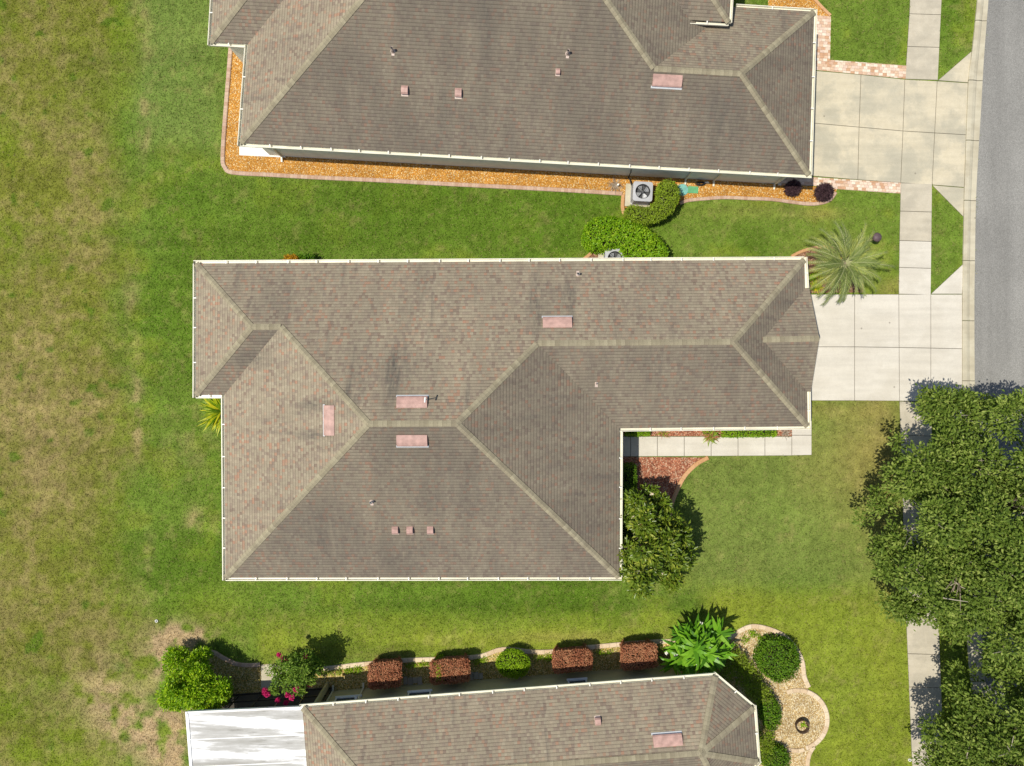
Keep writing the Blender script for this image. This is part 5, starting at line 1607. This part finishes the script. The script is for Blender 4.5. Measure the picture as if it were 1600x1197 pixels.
    crown('crown', M['leaf_magnolia'], o, lobes, 1150, 9, .07, .23, .092, .5, .55, 2.2, up=.8, floor=-.7)
    limbs(o, (0, 0, 0), [(.3, .5, 3.2), (-.5, .3, 2.6), (.6, -.4, 2.6), (-.2, -.7, 3.0), (0, 0, 3.8)], .09, M['bark'], (0, 0, 1.3))
    for x, y in ((989, 808), (1009, 822), (1029, 866), (1032, 886), (997, 893), (1018, 772), (1033, 896)):
        q = at(x, y, 3.75 if y > 815 else 3.2)
        strap_tuft('blossom', M['petal_cream'], o, (q.x - c.x, q.y - c.y, q.z), 8, .11, .06, (.1, .8), (.2, 1), .01, segs=2)
    # ---- crape myrtle with pink flowers
    c = at(462, 1050, 2.0); o = empty('flowering_shrub', (c.x, c.y, 0), 'open shrub with hot pink flower heads in front of the lanai screen', 'shrub')
    st = MB(); lp = []; tips = []
    for x, y, zz in ((420, 1048, 1.4), (440, 1035, 1.8), (432, 1062, 1.7), (450, 1045, 2.4), (462, 1038, 2.2), (470, 1050, 2.6), (455, 1062, 2.3), (470, 1070, 2.2), (480, 1040, 1.8), (490, 1052, 1.6), (445, 1075, 2.0), (485, 1065, 1.6), (500, 1045, 1.3), (478, 1025, 1.8), (425, 1080, 1.9), (465, 1085, 2.0)):
        zz = zz * 1.22; q = at(x, y, zz); v = Vector((q.x - c.x, q.y - c.y, zz)); tips.append(v)
        b0 = Vector((random.uniform(-.12, .12), random.uniform(-.12, .12), 0)); st.tube([b0, b0.lerp(v, .5) + Vector((0, 0, .25)), v], [.03, .018, .007], 6)
        for t in (.55, .75, .92):
            w = b0.lerp(v, t) + Vector((0, 0, .2 * (1 - t))); lp.append(((w.x, w.y, w.z), (.2 + .1 * (1 - t),) * 2 + (.2,)))
    st.build('stem', M['bark'], o)
    crown('foliage', M['leaf_crape'], o, lp, 1150, 6, .06, .13, .055, .3, 9, 2)
    for x, y, zz, r in ((413, 1080, 2.2, .13), (417, 1085, 2.2, .13), (434, 1094, 2.1, .1), (463, 1078, 2.3, .1), (455, 1090, 2.2, .11), (449, 1086, 2.1, .08), (436, 1023, 1.9, .08), (441, 1029, 1.9, .07), (446, 1030, 1.9, .07), (477, 1026, 2.0, .08), (447, 1098, 2.0, .08), (484, 1070, 1.6, .07)):
        q = at(x, y, zz)
        crown('flower_head', M['petal_pink'], o, [((q.x - c.x, q.y - c.y, zz), r * .85)], 34, 5, .022, .055, .05, .2, 9)
    # ---- plumeria-like bush with white flowers
    c = at(1090, 1015, 1.6); o = empty('white_flowered_bush', (c.x, c.y, 0), 'bright green bush of long leaf rosettes with white flowers by the angled roof corner', 'shrub')
    st = MB()
    for x, y, zz, n in ((1068, 1027, 1.9, 34), (1080, 1000, 1.7, 30), (1096, 1005, 2.0, 34), (1092, 1027, 2.1, 34), (1112, 1008, 1.8, 28), (1115, 1025, 1.7, 28), (1060, 1010, 1.4, 24), (1076, 1040, 1.6, 26), (1104, 1040, 1.5, 24), (1130, 1020, 1.3, 22), (1085, 985, 1.2, 22), (1052, 1035, 1.3, 22), (1122, 992, 1.5, 24), (1100, 985, 1.4, 22), (1068, 995, 1.6, 22), (1085, 1015, 2.3, 30), (1105, 1022, 2.2, 30)):
        q = at(x, y, zz); v = Vector((q.x - c.x, q.y - c.y, zz)); b0 = Vector((random.uniform(-.1, .1), random.uniform(-.1, .1), 0))
        st.tube([b0, b0.lerp(v, .5) + Vector((0, 0, -.1)), v], [.06, .045, .03], 7)
        strap_tuft('leaf_rosette', M['leaf_plum'], o, v, int(n * .95), .84, .20, (-.3, .9), (.0, 1.0), .03, segs=4, droop=.45)
    st.build('stem', M['bark'], o)
    for x, y, zz in ((1057, 1025, 1.9), (1072, 981, 1.5), (1118, 1017, 2.0), (1121, 1028, 1.9), (1089, 1039, 2.0), (1041, 1020, 1.5), (1100, 988, 1.6), (1100, 1036, 1.8), (1070, 990, 1.6), (1095, 974, 1.4)):
        q = at(x, y, zz); strap_tuft('white_flower', M['petal_white'], o, (q.x - c.x, q.y - c.y, zz), 10, .1, .055, (.1, .9), (.5, 1), .03, segs=2)
    # ---- palm beside the garage
    c = at(1322, 411, 2.35); o = empty('palm_tree', (c.x, c.y, 0), 'feathery grey green palm in the mulch bed beside the driveway corner', 'palm')
    tr = MB(); path = [(0, 0, -.05), (0, 0, .4), (.02, 0, 1.2), (0, .02, 2.0), (0, 0, 2.3)]
    tr.tube(path, [.2, .17, .15, .16, .1], 12)
    for k in range(70):
        a = k * 2.4; zz = .1 + k * .031; tr.box((.155 * math.cos(a), .155 * math.sin(a), zz), (.07, .09, .06), a)
    tr.build('trunk', M['bark'], o)
    for k in range(38):
        a = k * 2.39996 + random.uniform(-.15, .15); lay = k / 38
        el = 1.0 - lay * 1.15 + random.uniform(-.12, .12); Ln = random.uniform(1.85, 2.4) * (0.72 if lay < .15 else 1)
        frond(o, Vector((0, 0, 2.25)), a, el, Ln, .25 + .35 * random.random() + (.2 if random.random() < .12 else 0))
    fr = MB()
    for k in range(12): fr.lathe((-.28 + random.gauss(0, .07), .12 + random.gauss(0, .06), 2.2 + random.gauss(0, .05)), [(.001, .06), (.05, .03), (.05, -.03), (.001, -.06)], 8)
    fr.build('fruit_cluster', simple('orange_fruit', (.55, .30, .04), .5, .3, 0, .2), o, smooth=True)
    # ---- two street oaks
    street_oak((21.4, -6.0), 6.0, 66, 11, 'largest street oak, overhanging the sidewalk at the right edge', 3)
    street_oak((23.5, -16.5), 4.8, 84, 9, 'second street oak, in the lower right corner south of the largest one', 5)


def frond(parent, base, az, el, L, v):
    """pinnate palm leaf: arched stalk and two ranks of narrow leaflets"""
    n = 11; d = Vector((math.cos(az), math.sin(az), 0)); p = base.copy(); a = el; P = [p.copy()]; TG = []
    for k in range(n):
        t = d * math.cos(a) + Vector((0, 0, math.sin(a))); TG.append(t); p = p + t * (L / n); a -= 1.4 / n * (.5 + 1.3 * k / n); P.append(p.copy())
    TG.append(TG[-1])
    V = []; Fc = []; A = []; MI = []
    s = Vector((-math.sin(az), math.cos(az), 0))
    for k in range(n):
        w0 = .028 * (1 - k / n) + .008; w1 = .028 * (1 - (k + 1) / n) + .008; b = len(V)
        V += [P[k] - s * w0, P[k] + s * w0, P[k + 1] + s * w1, P[k + 1] - s * w1]; Fc.append((b, b + 1, b + 2, b + 3)); A += [.5] * 4; MI.append(1)
    m = 21
    for i in range(m):
        t = .14 + .86 * (i + .5) / m; q = t * n; k = min(int(q), n - 1); c = P[k].lerp(P[k + 1], q - k); tg = TG[k]
        ll = .40 * math.sin(min(1, t * 1.25 + .12) * math.pi * .86 + .2) + .09
        up = tg.cross(s).normalized() * -1
        if up.z < 0: up = -up
        for sg in (-1, 1):
            dr = (tg * .95 + s * sg * .6 + up * random.uniform(.05, .35)).normalized(); w = tg * .03
            mid = c + dr * ll * .55; tip = c + dr * ll * .98 - Vector((0, 0, ll * .22))
            b = len(V); vv = min(1, max(0, v + random.uniform(-.18, .18)))
            V += [c - w * .6, c + w * .6, mid + w, mid - w, tip]
            Fc.append((b, b + 1, b + 2, b + 3)); Fc.append((b + 3, b + 2, b + 4)); A += [vv] * 5; MI += [0, 0]
    me = bpy.data.meshes.new('frond'); me.from_pydata([tuple(x) for x in V], [], Fc)
    me.materials.append(M['leaf_palm']); me.materials.append(M['rachis']); me.polygons.foreach_set('material_index', MI)
    at_ = me.attributes.new('var', 'FLOAT', 'POINT'); at_.data.foreach_set('value', A); me.update()
    o = bpy.data.objects.new('frond', me); COL.objects.link(o); o.parent = parent


def street_oak(c, R, nl, seed, label, k):
    random.seed(seed)
    o = empty('oak_tree', (c[0], c[1], 0), label, 'tree', 'oaks planted between sidewalk and kerb')
    lobes = []; tops = []
    for i in range(nl):
        r = R * math.sqrt((i + .5) / nl) * .84; a = i * 2.39996 + random.uniform(-.3, .3)
        q = r / R
        z = 2.9 + 3.6 * math.sqrt(max(0.0, 1 - q * q)) + random.uniform(-1.2, .8)
        rr = random.uniform(.55, 1.05)
        lobes.append(((r * math.cos(a), r * math.sin(a), z), (rr, rr, rr * .72)))
        if i % 3 == 0: tops.append((r * math.cos(a) * .9, r * math.sin(a) * .9, z - .1))
    for i in range(nl):   # twigs that break the outline
        a = random.uniform(0, 6.28); r = R * random.uniform(.78, .97)
        lobes.append(((r * math.cos(a), r * math.sin(a), random.uniform(2.8, 4.2)), (random.uniform(.3, .6),) * 3))
    for i in range(nl // 2):
        a = random.uniform(0, 6.28); r = R * math.sqrt(random.uniform(.0, .55))
        lobes.append(((r * math.cos(a), r * math.sin(a), random.uniform(3.4, 5.0)), (random.uniform(.6, 1.0),) * 3))
    crown('crown', M['leaf_oak'], o, lobes, int(9500 * (R / 6) ** .8), 11, .11, .165, .082, .35, .6, 1.5, up=.7, floor=-.8)
    limbs(o, (0, 0, 0), tops, .2, M['bark'], (0, 0, 2.2))
    random.seed(7 + seed)
    for i in range(60):
        tw = MB()
        cc, rr = random.choice(lobes[:nl]); b = Vector(cc) - Vector((0, 0, .2)); e = Vector(cc) + Vector((random.gauss(0, .5), random.gauss(0, .5), rr[2] * random.uniform(.6, 1.05)))
        m = b.lerp(e, .5) + Vector((random.gauss(0, .15), random.gauss(0, .15), 0)); tw.tube([b, m, e], [.03, .02, .008], 5)
        tw.build('twig', M['pale_twig'], o)


def build_things():
    c = at(1004.5, 299, .86); ac_unit('air_conditioner', (c.x, c.y, 0), -.055, 'grey fan cooling unit in full view by the north house wall')
    c = at(961, 404, .86); ac_unit('air_conditioner', (c.x, c.y, 0), 0.0, 'grey fan cooling unit half hidden under the middle house eave')
    # valve box lids
    c = at(1082.5, 297); o = MB(); 
    def lid(name, c, rnd, mat, label):
        t = empty(name, (c.x, c.y, 0), label, 'utility lid', 'green utility lids in the orange gravel')
        b = MB()
        if rnd: b.lathe((0, 0, .02), [(.29, 0), (.29, .035), (.26, .045), (.001, .05)], 24)
        else:
            b.box((0, 0, .04), (.5, .34, .05), -.05); 
        b.build('lid', mat, t)
        r = MB()
        if rnd: r.lathe((0, 0, .06), [(.2, .008), (.2, .016), (.17, .016), (.17, .008)], 24)
        else: r.box((0, 0, .07), (.4, .24, .012), -.05); r.box((0, 0, .08), (.08, .03, .01), -.05)
        r.build('raised_rim', mat, t)
    lid('utility_lid', c, False, M['plastic_green'], 'square green lid in the orange gravel, clear of the hedge')
    lid('utility_lid', at(1066, 297), True, M['plastic_teal'], 'round teal lid tucked against the curved hedge')
    # cleanout pipe in a dead clump
    c = at(964, 291); o = empty('cleanout_pipe', (c.x, c.y, 0), 'short white pipe standing in the orange gravel beside dead stems', 'pipe')
    b = MB(); b.tube([(0, 0, 0), (.01, 0, .3)], .04, 12); b.build('pipe', M['pipe_white'], o)
    b = MB(); b.lathe((.01, 0, .3), [(.05, -.04), (.05, .02), (.001, .025)], 12); b.build('cap', M['pipe_white'], o)
    c = at(961, 290); o = empty('dead_plant', (c.x, c.y, 0), 'grey dead plant spread flat on the gravel by the white pipe', 'plant')
    strap_tuft('stems', M['leaf_dry'], o, (0, 0, .03), 90, .5, .014, (.05, .5), (0, 1), .05)
    # hose bib with black hose
    c = at(1097, 288); o = empty('garden_hose', (c.x, c.y, 0), 'small heap of black hose with a white nozzle by the north wall', 'hose')
    b = MB(); P = [(.28 * math.cos(t * .5) * (1 - t * .02) - .1, .1 * math.sin(t * .5) * (1 - t * .02), .05 + .004 * t) for t in range(34)]; b.tube(P, .025, 7); b.build('hose_coil', M['black'], o, smooth=True)
    b = MB(); b.tube([(.1, .05, .14), (.24, .06, .14), (.3, .04, .12)], [.03, .05, .03], 8); b.build('nozzle', M['pipe_white'], o)
    # short lamp post on the front lawn
    c = at(1352, 378); o = empty('lamp_post', (c.x, c.y, 0), 'short tan post with a round plum brown cap on the lawn beside the palm', 'lamp')
    b = MB(); b.tube([(0, 0, 0), (0, 0, 1.1)], [.06, .05], 12); b.build('post', M['post'], o)
    b = MB(); b.lathe((0, 0, 1.05), [(.05, 0), (.2, .04), (.225, .08), (.19, .15), (.1, .2), (.001, .215)], 28); b.build('cap', M['cap_brown'], o, smooth=True)
    # fire bowl
    c = at(1250, 1131); o = empty('fire_bowl', (c.x, c.y, 0), 'rusty round fire bowl with a few plants inside, centred in the gravel circle', 'fire bowl')
    b = MB(); b.lathe((0, 0, 0), [(.27, .02), (.3, .12), (.315, .34), (.335, .35), (.335, .33), (.295, .33), (.27, .16), (.001, .15)], 28); b.build('bowl', M['iron'], o)
    b = MB(); b.lathe((0, 0, .16), [(.272, 0), (.15, .03), (.001, .04)], 20); b.build('gravel_fill', M['pale_gravel'], o)
    strap_tuft('plant', M['leaf_lime'], o, (.08, .06, .2), 22, .2, .04, (.3, 1.2), (.2, 1), .04)
    b = MB(); b.tube([(-.02 + .3 * math.cos(t * .35), -.1, .33 + .36 * math.sin(t * .35)) for t in range(10)], .01, 6); b.build('handle', M['iron'], o)
    # stepping stones and splash blocks by the hedges
    for x, y, n, lab in ((645, 1063, 4, 'row of grey stepping stones right of the leftmost red hedge'), (744, 1056, 3, 'short row of grey stones between red hedge and lime shrub')):
        c = at(x, y); o = empty('paving_stones', (c.x, c.y, 0), lab, 'paving stones', 'rows of stones along the south house')
        for k in range(n):
            b = MB(); w = .2 + .03 * (k % 2); b.box(((k - (n - 1) / 2) * .235, random.uniform(-.03, .03), .045), (w, .38 - .05 * (k % 3), .06), random.uniform(.03, .12)); b.build('stone', M['stone'], o)
    # sprinkler heads
    for x, y, lab in ((245, 970, 'white sprinkler ring on the dry lawn west of the round tree'), (1410, 919, 'white sprinkler ring at the sidewalk edge beside the largest oak'), (1421, 1187, 'white sprinkler ring at the sidewalk edge near the bottom')):
        c = at(x, y); o = empty('sprinkler_head', (c.x, c.y, 0), lab, 'sprinkler', 'sprinkler heads along the lawns')
        b = MB(); b.lathe((0, 0, 0), [(.075, .0), (.075, .05), (.06, .06), (.04, .05), (.04, .03)], 18); b.build('collar', M['pipe_white'], o)
        b = MB(); b.lathe((0, 0, 0), [(.04, .045), (.03, .055), (.001, .067)], 14); b.build('nozzle', M['black'], o)


# ------------------------------------------------------------------ light and camera
def build_light():
    w = bpy.data.worlds.new('World'); SC.world = w; w.use_nodes = True
    t = w.node_tree; t.nodes.clear()
    sx, sy = 0.445, 0.085               # shadow of a metre of height
    el = math.atan2(1.0, math.hypot(sx, sy)); az = math.atan2(-sx, -sy)
    sky = t.nodes.new('ShaderNodeTexSky'); sky.sky_type = 'NISHITA'; sky.sun_disc = False
    sky.sun_elevation = el; sky.sun_rotation = az % (2 * math.pi); sky.air_density = 1.0; sky.dust_density = 1.0
    bg = t.nodes.new('ShaderNodeBackground'); bg.inputs['Strength'].default_value = 0.10
    out = t.nodes.new('ShaderNodeOutputWorld')
    t.links.new(sky.outputs[0], bg.inputs['Color']); t.links.new(bg.outputs[0], out.inputs['Surface'])
    l = bpy.data.lights.new('sun', 'SUN'); l.energy = 4.7; l.angle = math.radians(0.53); l.color = (1.0, 0.94, 0.815)
    o = bpy.data.objects.new('sun', l); COL.objects.link(o)
    d = Vector((sx, sy, -1)).normalized()
    o.rotation_euler = d.to_track_quat('-Z', 'Y').to_euler(); o.location = (-20, 0, 40)
    cam = bpy.data.cameras.new('camera'); cam.sensor_width = 36; cam.sensor_fit = 'HORIZONTAL'; cam.lens = 36 * F / 1600; cam.clip_end = 2000; cam.clip_start = 0.1
    c = bpy.data.objects.new('camera', cam); COL.objects.link(c); c.location = (0, 0, H); c.rotation_euler = (0, 0, 0)
    SC.camera = c
    v = SC.view_settings; v.view_transform = 'Standard'; v.look = 'None'; v.exposure = 0.0; v.gamma = 1.0; v.use_curve_mapping = False
    SC.cycles.max_bounces = 8; SC.cycles.transparent_max_bounces = 12


make_mats()
for hs in (main_house(), north_house(), south_house()):
    for ch in hs.children:          # the shell is drawn in site coordinates; hang it from the base point
        ch.matrix_parent_inverse = Matrix.Translation(-hs.location)
build_paving(); build_beds()
for o in list(COL.objects):
    if o.name.startswith('wall') and o.parent:
        NO_GRASS.append([tuple(v.co[:2]) for v in o.data.vertices][::4])
build_ground()
build_plants(); build_things()
build_grass()
build_light()
